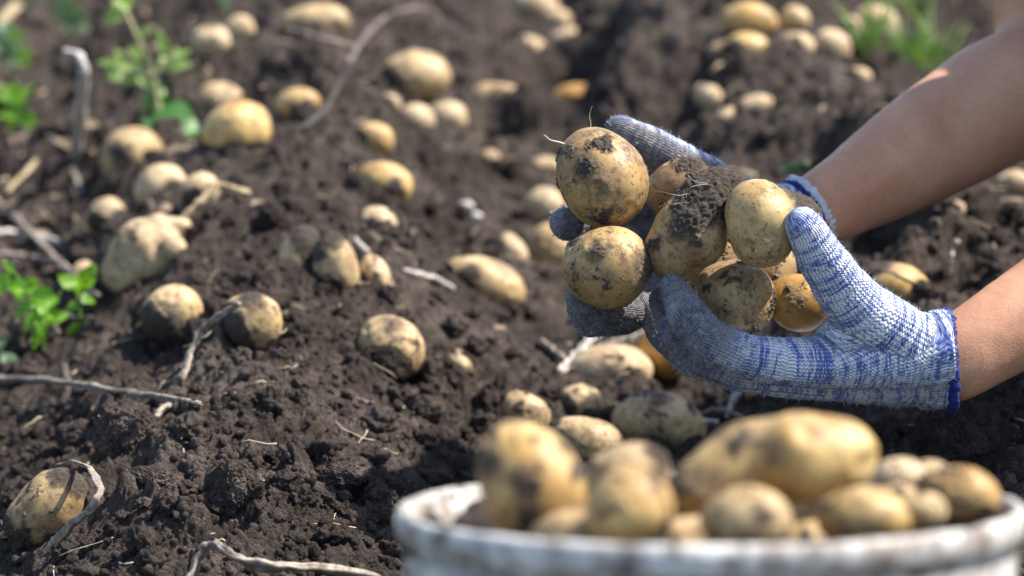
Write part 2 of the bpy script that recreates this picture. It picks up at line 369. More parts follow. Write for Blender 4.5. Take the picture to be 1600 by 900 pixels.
PITS = []      # (x, y, radius, depth)
for px, py, r, dp in [(255, 778, 34, .034), (612, 590, 42, .040), (528, 772, 40, .034), (195, 745, 40, .026), (355, 815, 34, .022), (885, 165, 90, .11), (1380, 385, 60, .07), (700, 378, 50, .03), (255, 545, 60, .022),
                      (160, 360, 40, .02), (500, 270, 45, .025), (900, 95, 60, .03), (1050, 185, 60, .05), (1240, 245, 80, .045), (395, 545, 40, .015), (1080, 610, 50, .02),
                      (760, 205, 45, .02), (1500, 445, 45, .025), (430, 250, 40, .02), (660, 330, 30, .02), (745, 600, 30, .015), (120, 700, 30, .02), (330, 640, 22, .01), (450, 660, 20, .01)]:
    d = ray_ground(px, py); p = at(px, py, d); PITS.append((p[0], p[1], r * d / FPX, dp))
FLAT = []      # (x, y, radius) filled by potatoes: lumps are calmed round them
def hfull(x, y):
    x = np.asarray(x, float); y = np.asarray(y, float)
    h = base_h(x, y)
    for (cx, cy, r, dp) in PITS:
        q = ((x - cx) ** 2 + ((y - cy) / 1.5) ** 2) / (r * r); h = h - dp * np.exp(-q) + dp * .35 * np.exp(-((np.sqrt(q) - 1.7) / .45) ** 2)
    calm = np.ones_like(h)
    for (cx, cy, r) in FLAT: calm = np.minimum(calm, 1 - .85 * np.exp(-((x - cx) ** 2 + (y - cy) ** 2) / (1.1 * r) ** 2))
    col = np.zeros_like(h)
    for (cx, cy, r) in FLAT:
        m = (np.abs(x - cx) < 2.2 * r) & (np.abs(y - cy) < 2.2 * r)
        if m.any():
            xm, ym = x[m], y[m]; q = np.sqrt((xm - cx) ** 2 + (ym - cy) ** 2) / r
            col[m] = np.maximum(col[m], r * np.exp(-((q - 1.12) / .28) ** 2) * np.clip(.10 + .6 * n2(xm / (1.1 * r), ym / (1.1 * r), 33), 0, .42) * (1 - .7 * float(sstep(2.1, 2.8, cy))))
    h = h + col
    wx = x + .006 * n2(x / .02, y / .02, 11) + .0022 * n2(x / .006, y / .006, 13); wy = y + .006 * n2(x / .02, y / .02, 12) + .0022 * n2(x / .006, y / .006, 14)
    rough = sstep(-.25, .35, n2(x / .16, y / .16, 5) + .5 * sstep(2.0, 2.5, y) - .25 * sstep(.0, .12, -(np.abs(x + .20) - .16)) * sstep(2.3, 1.9, y))
    wx = wx + .0012 * n2(x / .0035, y / .0035, 15); wy = wy + .0012 * n2(x / .0035, y / .0035, 16)
    g = grains(wx, wy, .075, .45, 21, .25, .5, .42) * calm * (.2 + .8 * rough)
    bk = sstep(2.1, 3.0, y); g = g * (1 + .5 * bk) + grains(wx, wy, .13, .5, 25, .25, .5, .38) * bk * calm
    g = g + (1 + .4 * bk) * grains(wx, wy, .034, .6, 31, .25, .55, .55) * calm * (.05 + .85 * rough)
    g = g + grains(wx, wy, .0155, .65, 41, .2, .55, .6) * (.14 + .56 * rough) * (.3 + .7 * calm)
    g = g + grains(wx, wy, .0075, .75, 51, .2, .58, .65) * (.55 + .45 * rough)
    near = sstep(3.4, 2.4, y)
    g = g + grains(wx, wy, .0042, .85, 61, .25, .62, .95) * near + grains(wx, wy, .0027, .85, 71, .25, .62, .8) * near * sstep(2.4, 2.0, y)
    g = g - .0035 * np.abs(n2(x / .016, y / .016, 17)) - .0022 * np.abs(n2(x / .0065, y / .0065, 18)) + .0022 * n2(x / .011, y / .011, 6) + .0011 * n2(x / .0042, y / .0042, 7) * near
    return h + g

# ------------------------------------------------------------------ potatoes
def shape_potato(name, V, N, F, loc, m, seed, parent=None, lump=1.0, dirt=0.0, caps=(), scale=.03, grain=1.0):
    """V in world space; adds lumps, eyes, stuck soil with thickness; writes the dirt attribute"""
    L = V - loc; s = seed * 1.37
    disp = scale * (.055 * lump * n3(L, .75 / scale, s) + .02 * lump * n3(L, 2.0 / scale, s + 5))
    r_ = np.random.default_rng(seed * 13 + 1)
    for _ in range(7):
        dirn = r_.normal(size=3); dirn /= np.linalg.norm(dirn); j = np.argmax(L @ dirn); e = np.linalg.norm(L - L[j], axis=1)
        disp -= scale * .045 * np.exp(-(e / (scale * .12)) ** 2); disp += scale * .02 * np.exp(-((e - scale * .2) / (scale * .09)) ** 2)
    f = fbm3(L, 1.7 / scale, s + 9, 6) + .25 * n3(L, 14 / scale, s)
    dm = .95 * sstep(.42 - dirt, 1.05 - dirt, f + .15) if dirt > 0 else np.zeros(len(V))
    U = L / (np.linalg.norm(L, axis=1, keepdims=True) + 1e-9)
    for (r0, u0, b0, cosr) in caps:
        c = CR * r0 + CU * u0 + CB * b0; c = c / np.linalg.norm(c)
        dm = np.maximum(dm, sstep(cosr - .13, cosr + .15, U @ c + (.08 + .22 * (1 - cosr)) * fbm3(L, 1.8 / scale, s + 3, 6)))
    disp = disp + sstep(.35, .8, dm) * grain * (.0004 + .0016 * np.abs(n3(L, 150, s) + .5 * n3(L, 330, s + 2)) + .0010 * n3(L, 560, s) - .0010 * np.abs(n3(L, 260, s + 4)))
    return mesh_np(name, V + N * disp[:, None], F, m, parent, loc, attrs={'dirt': dm})

def ell(px, py, d, w, h, ang, tilt=0.15, depth=None, n=5):
    c = at(px, py, d); a = w / 2 * d / FPX; b = h / 2 * d / FPX; cc = depth or (a * b) ** .5 * .95; t = R(ang)
    A = CR * math.cos(t) + CU * math.sin(t) + CB * tilt; A /= np.linalg.norm(A)
    B = -CR * math.sin(t) + CU * math.cos(t); B -= A * (A @ B); B /= np.linalg.norm(B); C = np.cross(A, B)
    S, F = ico(n); e = S
    # egg shape: one end fuller, slightly boxy
    k = 1 + .07 * S[:, :1]
    V = c + np.outer(S[:, 0] * a, A) + np.outer(S[:, 1] * b, B) * k + np.outer(S[:, 2] * cc, C) * k
    N = np.outer(S[:, 0] / a, A) + np.outer(S[:, 1] / b, B) + np.outer(S[:, 2] / cc, C); N /= np.linalg.norm(N, axis=1, keepdims=True)
    return V, N, F, c, (a * b) ** .5

# (x, y, full width, full height, angle, burial k, material, dirt, soil caps, label, category detail)
T_, D_, A_, L_, C_ = P_TAN, P_DIRTY, P_AMBER, P_PALE, P_CLEAN
GP = [
 (76, 800, 142, 112, 38, .38, D_, .15, [(-.8, -.7, .1, .72), (.45, -.75, .5, .86), (.6, .75, .2, .85)], 'round brown potato in the bottom left corner beside a curled dry stem'),
 (270, 492, 100, 92, 5, .35, T_, .0, [(-.6, -.5, .6, .62)], 'round tan potato on the soil above the leaning grey stem'),
 (392, 503, 100, 92, -20, .35, T_, .20, [(-.85, -.35, .4, .45), (.1, .75, .5, .88)], 'dirt crusted potato touched by the top end of the leaning grey stem'),
 (610, 545, 112, 100, -32, .40, T_, .10, [(.1, .80, .50, .95), (-.3, -.75, .6, .66)], 'pale potato with dark dirt on top above a dark hollow in the ridge'),
 (466, 402, 62, 105, -15, .30, T_, .0, [(.7, .6, .3, .45)], 'partly buried potato at the left of a soil capped pair'),
 (524, 418, 72, 108, 15, .30, T_, .0, [(-.6, .8, .1, .55), (.2, -.9, .3, .85)], 'smooth upright potato at the right of a soil capped pair'),
 (588, 436, 46, 80, 20, .30, P_PALE, .05, [(-.9, -.2, .4, .75)], 'small narrow potato beside the soil capped pair'),
 (586, 355, 66, 68, -35, .25, L_, .12, [(-.1, -.6, .7, .35)], 'small potato half covered with soil on the ridge slope, above the narrow one'),
 (758, 445, 138, 84, -24, .35, T_, .0, [(-.5, .1, .8, .90)], 'long oval potato with a grey patch, joined to a short white stem'),
 (795, 393, 72, 48, -50, .25, L_, .0, [(-.9, .5, .2, .7)], 'small slanted potato just above the long oval one'),
 (600, 288, 92, 72, -20, .35, C_, .0, [(.5, -.2, .8, .90), (-.1, -1, .2, .6)], 'oval potato with a dark nick near its right end on the middle of the ridge'),
 (586, 218, 62, 54, -20, .3, C_, .0, [(-.9, 0, .5, .8)], 'small round potato behind the nicked oval one'),
 (370, 206, 110, 88, 5, .35, C_, .0, [(.1, -.9, .4, .72)], 'large round potato behind the heap, right of the big green leaf'),
 (206, 242, 100, 92, -10, .3, T_, .0, [(-.35, -.1, .9, .90)], 'round potato with a dark dent left below the big green leaf'),
 (252, 296, 84, 78, 15, .3, L_, .0, [(.6, -.3, .7, .75)], 'pale potato wedged in front of the dented round one'),
 (312, 302, 66, 66, 0, .2, L_, .1, [(-.2, -.5, .8, .7)], 'small dusty potato right of the wedged pale one, behind the straw'),
 (168, 340, 64, 62, 10, .3, L_, .0, [(-.4, -.7, .5, .5)], 'small round potato above the big knobbly one at left'),
 (466, 162, 72, 50, 5, .35, C_, .0, [], 'small oval potato behind the dark leaning twig'),
 (646, 122, 118, 84, 5, .4, T_, .0, [(-.8, -.3, .5, .75)], 'large brown oval potato in the blurred back row above three small ones'),
 (652, 188, 58, 50, -25, .3, L_, .0, [], 'left potato of a touching blurred pair in the middle back'),
 (698, 184, 66, 54, -15, .35, L_, .0, [], 'right potato of a touching blurred pair in the middle back'),
 (608, 162, 38, 34, 0, .3, L_, .0, [], 'tiny round potato under the left end of the large brown oval one'),
 (784, 166, 116, 72, -14, .3, T_, .0, [(.1, -.8, .6, .72)], 'wide potato bent over a hollow in the middle of the back row'),
 (765, 247, 32, 28, 0, .3, L_, .0, [], 'tiny pale potato alone on the slope below the wide bent one'),
 (797, 262, 26, 32, 0, .3, L_, .1, [], 'tiny potato standing upright left of the pale potatoes behind the gloves'),
 (342, 160, 80, 62, 0, .2, L_, .1, [(-.2, -.7, .6, .7)], 'dusty potato directly behind the large round one by the green leaf'),
 (492, 36, 112, 62, 5, .3, T_, .1, [(-.1, -.5, .8, .82)], 'wide potato with a pale strip leaning on it at the top edge'),
 (374, 46, 46, 44, 0, .3, L_, .0, [], 'small round potato at the top left, right one of a blurred pair'),
 (330, 66, 60, 54, 0, .2, L_, .1, [], 'dusty potato at the top left, left one of a blurred pair'),
 (838, 12, 76, 56, -15, .3, L_, .0, [], 'rounded potato cut by the top edge near the middle'),
 (870, 34, 48, 40, -20, .3, L_, .0, [], 'small potato touching the one cut by the top edge'),
 (835, 83, 68, 46, -38, .35, L_, .0, [], 'slanted oval potato below the top edge, left of a paired one'),
 (886, 66, 62, 44, 18, .35, L_, .0, [], 'small oval potato right beside the slanted oval one'),
 (895, 150, 70, 40, 10, .1, A_, .1, [], 'shaded brown potato inside the dark hollow behind the gloves'),
 (1172, 34, 90, 62, -8, .45, C_, .0, [], 'largest yellow potato of the cluster at the top right'),
 (1166, 76, 76, 50, 0, .4, C_, .0, [], 'oval potato directly under the largest one of the top right cluster'),
 (1242, 72, 66, 46, -8, .4, L_, .0, [], 'oval potato in the middle of the top right cluster'),
 (1300, 74, 62, 56, -45, .4, L_, .0, [], 'slanted potato at the right end of the top right cluster'),
 (1243, 30, 46, 42, -40, .35, T_, .0, [], 'small brownish potato at the back of the top right cluster'),
 (1125, 82, 44, 36, 10, .3, T_, .1, [], 'dull small potato at the left end of the top right cluster'),
 (1368, 38, 76, 58, -15, .4, L_, .0, [], 'potato standing behind the tall green grass at the top right'),
 (1330, 40, 32, 32, 0, .3, L_, .0, [], 'tiny pale potato left of the one behind the green grass'),
 (1342, 120, 40, 30, -10, .3, L_, .0, [], 'tiny pale potato alone below the top right cluster'),
 (1106, 152, 40, 52, 60, .3, L_, .0, [], 'upright pale potato above the far glove'),
 (1176, 168, 68, 36, 20, .3, L_, .0, [(-.2, -.6, .6, .8)], 'flat pale potato above the wrist of the far glove'),
 (1138, 196, 56, 50, 60, .2, L_, .15, [(.5, -.6, .6, .8)], 'dusty potato below the flat pale one above the far glove'),
 (1396, 452, 122, 84, -14, .38, C_, .0, [(-.7, .7, .1, .75)], 'yellow potato under a dark dry strip between the two arms'),
 (1490, 332, 42, 38, 0, .25, L_, .0, [], 'small tan potato just below the far forearm'),
 (1585, 288, 60, 44, 0, .3, L_, .0, [], 'tan potato at the right edge below the far forearm'),
 (850, 325, 70, 64, 30, .3, L_, .0, [], 'pale blurred potato behind the far fingertip, upper of three'),
 (862, 392, 82, 92, 10, .3, T_, .0, [], 'large blurred potato behind the far fingertip'),
 (853, 262, 66, 32, -5, .3, L_, .1, [], 'flat pale potato left of the topmost held potato'),
 (952, 578, 136, 84, 2, .55, L_, .05, [(-.5, -.9, .2, .7)], 'dry pale flattened potato under the held ones'),
 (1040, 548, 90, 88, 0, .7, A_, .0, [], 'smooth amber potato right behind the near fingertips'),
 (820, 646, 80, 66, -40, .4, T_, .12, [], 'speckled egg shaped potato behind the bucket, leftmost there'),
 (902, 630, 78, 58, 5, .3, T_, .12, [(-.7, -.2, .6, .65)], 'small soil smeared potato between the egg shaped one and the large dirty one'),
 (918, 690, 122, 76, -18, .45, T_, .08, [], 'oval speckled potato right behind the tall bucket potato'),
 (1028, 664, 150, 100, -12, .6, T_, .15, [(0, .8, .5, .96)], 'large dirty potato behind the bucket'),
 (1185, 612, 44, 40, 0, .1, A_, .1, [], 'small amber potato on the soil under the near glove'),
 (718, 570, 44, 30, -38, .3, L_, .1, [], 'thin pale potato half sunk in the furrow slope'),
 (130, 435, 40, 60, 0, .2, L_, .2, [], 'small pale potato behind the green leaves at left'),
]
placed = []
for i, g in enumerate(GP):
    px, py, w, h, ang, k, m, dirt, caps, label = g
    d = ray_ground(px, py, (k + .22 * (py < 330) + .12 * (py >= 330)) * h / 2 / FPX)
    V, N, F, c, rad = ell(px, py, d, w, h, ang, tilt=random.uniform(-.25, .25), n=6 if d < 2.1 else 5)
    FLAT.append((c[0], c[1], rad))
    o = shape_potato('potato', V, N, F, c, m, i + 3, dirt=dirt, caps=caps, scale=rad, lump=1.3 + .8 * (i % 3 == 0))
    tag(o, label, 'potato', 'potatoes lying on the dug soil'); placed.append((c, rad))
# the big knobbly one
def lobed(chains, d, voxel, sm=14):
    ch = [[(at(x, y, d + dd), r * (d + dd) / FPX) for x, y, dd, r in c] for c in chains]
    return blob(ch, voxel, sm)
d = ray_ground(228, 400, .005)
V, N, F = lobed([[(192, 424, 0, 34), (222, 388, 0, 44)], [(222, 388, 0, 44), (252, 376, .005, 38)], [(270, 388, -.016, 22), (282, 394, -.018, 15)], [(250, 358, 0, 24), (292, 350, 0, 8)], [(240, 408, -.01, 26), (288, 414, -.004, 15)], [(205, 378, 0, 20)]], d, .0020, 7)
c = V.mean(0); FLAT.append((c[0], c[1], .042))
o = shape_potato('potato', V, N, F, c, P_PALE, 91, lump=2.0, dirt=.05, caps=[(.5, -1, .3, .93)], scale=.032)
tag(o, 'largest knobbly pale potato of the left heap, with lumpy right end', 'potato', 'potatoes lying on the dug soil')

# held potatoes
HG = 'potatoes held in the gloved hands'
def held(px, py, d, w, h, ang, m, seed, dirt, caps, label, **kw):
    V, N, F, c, rad = ell(px, py, d, w, h, ang, n=7, **kw)
    o = shape_potato('potato', V, N, F, c, m, seed, dirt=dirt, caps=caps, scale=rad); tag(o, label, 'potato', HG); return o
pA = held(940, 276, 1.835, 162, 138, -62, P_HELD, 41, .13, [(-.25, .12, .95, .965), (-.1, -.2, .97, .985)], 'topmost held potato at the left, egg shaped with a grey smudge and fine roots')
pB = held(947, 417, 1.815, 138, 132, -20, P_HELD, 42, .04, [(-.15, .4, .9, .985), (.85, -.1, .5, .95)], 'lower left held potato, round and golden, resting on the far fingers')
V, N, F = lobed([[(1050, 392, 0, 46), (1078, 360, 0, 55), (1108, 318, 0.004, 47), (1130, 296, .008, 36)], [(1088, 372, -.004, 48)]], 1.815, .0011, 14)
c = V.mean(0)
o = shape_potato('potato', V, N, F, c, P_DIRTY, 43, dirt=.08, caps=[(-.05, .45, .85, .72), (.45, .95, .3, .60), (-.30, .15, .95, .90)], scale=.03, grain=1.3)
tag(o, 'long held potato in the centre, crusted with black wet soil', 'potato', HG); cC = c
V, N, F = lobed([[(1183, 328, 0, 50), (1192, 372, 0, 50)], [(1195, 345, 0, 55)], [(1205, 335, .004, 46), (1248, 342, .018, 40)]], 1.795, .0011, 16)
c = V.mean(0)
o = shape_potato('potato', V, N, F, c, P_GOLD, 44, dirt=.0, caps=[(.8, .5, -.1, .72)], scale=.032)
tag(o, 'clean yellow held potato under the near thumb', 'potato', HG)
held(1060, 294, 1.875, 112, 90, 20, P_DIRTY, 45, .12, [(.3, .8, .4, .85)], 'held potato at the back, peeking out between the topmost and the soil crusted one')
held(1147, 465, 1.835, 132, 118, -25, P_DIRTY, 46, .22, [], 'dark speckled held potato lying on the near fingers')
held(1248, 474, 1.845, 90, 104, 80, P_AMBER, 47, .03, [(-.25, .35, .9, .975)], 'amber held potato tucked under the near thumb base')
held(1105, 400, 1.89, 120, 110, 0, P_DIRTY, 48, .1, [], 'shaded held potato deep in the middle of the handful')
held(1190, 420, 1.89, 110, 100, 0, P_DIRTY, 49, .1, [], 'shaded held potato behind the dark speckled one')

# ------------------------------------------------------------------ gloves
def seg_project(P, A, B):
    AB = B - A; t = np.clip(((P - A) @ AB) / (AB @ AB), 0, 1); C = A + t[:, None] * AB; return t, C, np.linalg.norm(P - C, axis=1)
def make_glove(chains, across, palm_seg, dirtfn, voxel=.0014, smooth=9, parent=None, label=None, wrinkle=None, cut=None):
    """chains: list of dict(pts=[(px,py,d,r_mm)...], u0=arc length where the chain starts)"""
    ch3 = [[(at(x, y, d), r * .001) for x, y, d, r in c['pts']] for c in chains]
    V, N, F = blob(ch3, voxel, smooth, .5)
    U = np.zeros(len(V)); Wt = np.zeros(len(V)); best = np.full(len(V), 9.); vv = np.zeros(len(V))
    for c, pts in zip(chains, ch3):
        u = c['u0']
        for (A, ra), (B, rb) in zip(pts[:-1], pts[1:]):
            t, C, dist = seg_project(V, A, B); r = ra + (rb - ra) * t; e = np.maximum(dist - r, -.002); L = np.linalg.norm(B - A)
            w = np.exp(-(dist / r) ** 2 * 4); U += w * (u + t * L); Wt += w
            T = (B - A) / L; s = across - T * (across @ T); s /= np.linalg.norm(s); b = np.cross(T, s)
            D = V - C; an = np.arctan2(D @ s, D @ -b); val = c.get('v0', 0) + (an * .012 if c.get('finger', True) else (V - palm_seg) @ across)
            m = dist / r < best; vv[m] = val[m]; best = np.minimum(best, dist / r); u += L
    U /= Wt + 1e-9
    # fuzz, slack and wrist gathers
    disp = .0010 * n3(V, 60, 3) + .0004 * n3(V, 420, 4)
    if wrinkle is not None: disp += wrinkle(V, U, vv)
    dirt = dirtfn(V, U)
    V = V + N * disp[:, None]
    hc, hn = cut; hn = hn / np.linalg.norm(hn); over = (V - hc) @ hn; V = V - np.outer(np.where(over > 0, over * .97, 0), hn)
    loc = V.mean(0)
    g = mesh_np('glove', V, F, KNIT, parent, loc, attrs={'knit': np.stack([U, vv, dirt], 1)})
    if label: g['label'] = label
    return g
person = empty('person', (1.0, 2.0, 0.0))
tag(person, 'crouching person with tanned bare forearms, holding potatoes in blue and white knitted gloves', 'person')

nL = CR * 1.0 + CU * .05 + CB * .05
acrossL = np.array([.1, .62, -.78]); acrossL /= np.linalg.norm(acrossL)
mcr = .045
left = [
 dict(u0=0, finger=False, pts=[(1478, 545, 1.835, 26), (1450, 552, 1.83, 23), (1400, 560, 1.825, 20), (1290, 566, 1.815, 17.5)]),
 dict(u0=0, finger=False, pts=[(1478, 580, 1.855, 25), (1440, 582, 1.855, 22), (1285, 588, 1.84, 16)]),
 dict(u0=0, finger=False, pts=[(1470, 590, 1.875, 20), (1430, 596, 1.875, 17), (1290, 592, 1.87, 14)]),
 dict(u0=0, finger=False, pts=[(1450, 602, 1.885, 16), (1290, 592, 1.895, 13)]),
 dict(u0=.08, pts=[(1290, 566, 1.815, 17.5), (1222, 566, 1.803, 15.5), (1160, 556, 1.798, 14.5), (1108, 532, 1.797, 14), (1072, 490, 1.800, 12.5), (1050, 446, 1.808, 8.5)]),
 dict(u0=.08, v0=.1, pts=[(1285, 588, 1.84, 16), (1215, 586, 1.832, 14), (1150, 578, 1.825, 13.5), (1095, 556, 1.822, 13), (1057, 520, 1.824, 12), (1036, 470, 1.83, 9.5)]),
 dict(u0=.08, v0=.2, pts=[(1290, 592, 1.87, 14), (1150, 580, 1.855, 13), (1080, 560, 1.855, 12), (1035, 518, 1.860, 11), (1012, 478, 1.865, 9)]),
 dict(u0=.08, v0=.3, pts=[(1290, 592, 1.895, 13), (1180, 576, 1.895, 11.5), (1110, 550, 1.895, 11), (1072, 515, 1.90, 9)]),
 dict(u0=.02, v0=.4, pts=[(1425, 540, 1.83, 24), (1350, 492, 1.812, 20.5), (1312, 448, 1.800, 17.5), (1284, 404, 1.788, 15.5), (1262, 362, 1.778, 12.5), (1252, 350, 1.776, 11)]),
 dict(u0=.03, v0=.4, finger=False, pts=[(1350, 500, 1.815, 18), (1290, 560, 1.818, 16)]),
]
def dirtL(V, U):
    th = V @ CU - at(1250, 470, 1.8) @ CU           # height in the picture
    f = sstep(.100, .165, U) * .78 * sstep(.10, .03, V @ CR - at(1050, 450, 1.8)[0])
    tips = .45 * np.exp(-(np.linalg.norm(V - at(1240, 360, 1.775), axis=1) / .012) ** 2)
    under = .30 * sstep(.0, .7, n3(V, 30, 8)) * sstep(.06, .11, U)
    low = .28 * sstep(-.052, -.068, th)
    return np.maximum.reduce([f, tips, under, low])
def wrinkL(V, U, vv):
    x = V @ CR; x0 = at(1436, 560, 1.84)[0]
    g = np.exp(-((x - x0) / .006) ** 2); cuff = sstep(x0, x0 + .008, x)
    return -.0012 * g + cuff * (.0005 * np.sin(vv * 650) + .0010 * n3(V, 95, 31)) + .0012 * n3(V * np.array([1, .4, .4]), 90, 9) * sstep(.07, 0, U)
gl = make_glove(left, acrossL, at(1400, 560, 1.83), dirtL, parent=person, wrinkle=wrinkL, cut=(at(1484, 564, 1.845), nL), label='near blue and white knitted glove with grey dirty fingertips')

nR = at(1455, 222, 2.06) - at(1285, 325, 1.995) + np.array([.03, 0, .03])
acrossR = np.array([.1, .35, -.93]); acrossR /= np.linalg.norm(acrossR)
right = [
 dict(u0=0, finger=False, pts=[(1245, 328, 1.985, 19), (1200, 325, 1.975, 16), (1080, 312, 1.975, 13)]),
 dict(u0=0, finger=False, pts=[(1240, 340, 1.985, 22), (1080, 350, 1.98, 14)]),
 dict(u0=0, finger=False, pts=[(1235, 350, 1.985, 20), (1085, 392, 1.97, 14)]),
 dict(u0=0, finger=False, pts=[(1225, 365, 1.98, 17), (1095, 430, 1.96, 13)]),
 dict(u0=.08, pts=[(1080, 312, 1.975, 13), (985, 310, 1.965, 12), (910, 335, 1.92, 11.5), (884, 350, 1.875, 11), (888, 350, 1.845, 10.5)]),
 dict(u0=.08, v0=.1, pts=[(1080, 350, 1.98, 14), (985, 370, 1.97, 12), (915, 390, 1.93, 11.5), (905, 392, 1.90, 10)]),
 dict(u0=.08, v0=.2, pts=[(1085, 392, 1.97, 14), (1015, 470, 1.92, 12.5), (975, 496, 1.885, 12), (925, 500, 1.85, 11.5), (910, 480, 1.832, 10.5), (906, 470, 1.826, 9.5)]),
 dict(u0=.08, v0=.3, pts=[(1095, 430, 1.96, 13), (1020, 478, 1.90, 11.5), (985, 488, 1.86, 10.5), (950, 484, 1.850, 9)]),
 dict(u0=.03, v0=.4, pts=[(1215, 330, 1.975, 15), (1150, 302, 1.945, 14), (1095, 272, 1.925, 14.5), (1045, 244, 1.912, 13.5), (1005, 222, 1.905, 12.8), (970, 206, 1.90, 11.5)]),
]
def dirtR(V, U):
    up = N_up(V); f = .75 * sstep(.05, .11, U); return f
def N_up(V): return V[:, 2]
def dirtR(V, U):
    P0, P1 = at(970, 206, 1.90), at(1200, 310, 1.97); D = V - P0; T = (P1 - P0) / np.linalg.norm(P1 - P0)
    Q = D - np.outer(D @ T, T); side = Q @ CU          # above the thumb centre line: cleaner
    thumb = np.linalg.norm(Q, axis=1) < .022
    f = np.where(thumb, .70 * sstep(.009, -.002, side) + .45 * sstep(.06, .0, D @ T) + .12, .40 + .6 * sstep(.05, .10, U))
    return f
gr = make_glove(right, acrossR, at(1200, 330, 1.97), dirtR, parent=person, cut=(at(1262, 326, 1.99), nR), label='far blue and white knitted glove, darkened with soil')
def fuzz(g, n, seed):
    me = g.data; r_ = np.random.default_rng(seed); nv = len(me.vertices); co = np.empty(nv * 3, np.float32); me.vertices.foreach_get('co', co); co = co.reshape(-1, 3)
    no = np.empty(nv * 3, np.float32); me.vertices.foreach_get('normal', no); no = no.reshape(-1, 3); Vs = []; Fs = []
    for k, i in enumerate(r_.integers(0, nv, n)):
        L = r_.uniform(.0012, .0046); d1 = no[i] * .8 + r_.normal(size=3) * .6; d1 /= np.linalg.norm(d1); d2 = d1 + r_.normal(size=3) * .9; d2 /= np.linalg.norm(d2); s = np.cross(d1, r_.normal(size=3)); s /= np.linalg.norm(s); w = .00012
        p0 = co[i]; p1 = p0 + d1 * L * .5; p2 = p1 + d2 * L * .5; Vs += [p0 - s * w, p0 + s * w, p1 + s * w, p1 - s * w, p2]; b = k * 5; Fs += [[b, b + 1, b + 2, b + 3], [b + 3, b + 2, b + 4]]
    o = mesh_np('fuzz', np.array(Vs), Fs, FUZZ, None); o.parent = g
FUZZ = plain('yarn fuzz', (.42, .44, .52), .95)
fuzz(gl, 9000, 5); fuzz(gr, 8000, 6)
# hems
def ring(name, c, nrm, up, ra, rb, rt, m, parent, wob=.0006, seed=1):
    nrm = nrm / np.linalg.norm(nrm); up = up - nrm * (up @ nrm); up /= np.linalg.norm(up); s = np.cross(nrm, up); n = 120; r_ = np.random.default_rng(seed)
    a = np.linspace(0, 2 * math.pi, n, endpoint=False); ra = ra * (1 + .012 * np.sin(a * 5 + 1)); P = c + np.outer(np.cos(a) * ra, up) + np.outer(np.sin(a) * rb, s) + r_.normal(size=(n, 3)) * wob
    V = []; k = 8
    for i in range(n):
        T = P[(i + 1) % n] - P[i - 1]; T /= np.linalg.norm(T); o = P[i] - c; o -= nrm * (o @ nrm); o /= np.linalg.norm(o)
        for j in range(k):
            t = j / k * 2 * math.pi; V.append(P[i] + (o * math.cos(t) * rt * .6 + nrm * math.sin(t) * rt) * (1 + .12 * r_.uniform(-1, 1)))
    F = [[i * k + j, i * k + (j + 1) % k, ((i + 1) % n) * k + (j + 1) % k, ((i + 1) % n) * k + j] for i in range(n) for j in range(k)]
    V = np.array(V); loc = c
    me = mesh_np(name, V - loc + loc, F, m, None, loc); me.parent = parent; me.location = Vector(loc) - person.location - parent.location; return me
axL = at(1610, 490, 1.855) - at(1485, 562, 1.845); hemL = ring('hem', at(1483, 564, 1.845), nL, CU, .0325, .0275, .0034, HEM, gl); hemL['label'] = 'navy blue overlocked hem'
axR = at(1455, 222, 2.06) - at(1285, 325, 1.995)
hemR = ring('hem', at(1264, 332, 1.99), axR * 1.0 + np.array([.03, 0, .03]), CU, .0268, .0225, .0034, HEMW, gr, seed=2); hemR['label'] = 'white and blue hem'
hemR2 = ring('hem_stripe', at(1257, 335, 1.988), axR * 1.0 + np.array([.03, 0, .03]), CU, .0262, .0220, .0022, HEM, gr, seed=3)

# ------------------------------------------------------------------ the person
def A3(x, y, d, r): return (at(x, y, d), r)
shL = np.array([.70, 1.80, .44]); shR = np.array([.565, 2.16, .505])
elL = at(1890, 322, 1.97); elR = at(1648, 106, 2.14)
neck = np.array([.62, 2.02, .53]); head = np.array([.50, 2.01, .62]); chest = np.array([.74, 2.02, .42]); belly = np.array([.92, 2.02, .32]); hip = np.array([1.05, 2.02, .28])
VL = CU; 
chains = [
 [(at(1440, 566, 1.848), (.018, .023, VL)), (at(1495, 560, 1.848), (.0235, .0295, VL)), (at(1530, 538, 1.853), (.025, .0305, VL)), (at(1600, 497, 1.868), (.030, .0335, VL)), (at(1700, 438, 1.90), .039), (elL, .038)],
 [(elL, .038), (elL * .5 + shL * .5, .043), (shL, .050)],
 [(at(1225, 345, 1.985), (.017, .022, VL)), (at(1280, 326, 1.99), (.023, .0280, VL)), (at(1320, 304, 2.005), (.025, .0315, VL)), (at(1385, 264, 2.03), (.030, .0385, VL)), (at(1455, 222, 2.06), (.036, .0445, VL)), (at(1560, 158, 2.10), .0475), (elR, .043)],
 [(elR, .043), (at(1640, -90, 2.16), .046), (shR, .052)],
 [(shL, .052), (chest + [0, -.05, 0], .09), (belly + [0, -.03, 0], .10)], [(shR, .052), (chest + [0, .05, 0], .09), (belly + [0, .03, 0], .10)],
 [(shL, .045), (neck, .055), (shR, .045)], [(chest, .10), (neck, .055)], [(neck, .052), (head + [.03, 0, -.02], .055)],
 [(head + [.02, 0, .02], .085), (head + [-.035, 0, -.045], .062)], [(head + [-.06, 0, -.085], .034), (head + [.02, 0, -.05], .06)],
 [(head + [-.088, 0, -.012], .010), (head + [-.118, 0, -.045], .013)],
 [(head + [.01, -.085, -.01], .014)], [(head + [.01, .085, -.01], .014)],
 [(belly, .11), (hip, .125)],
]
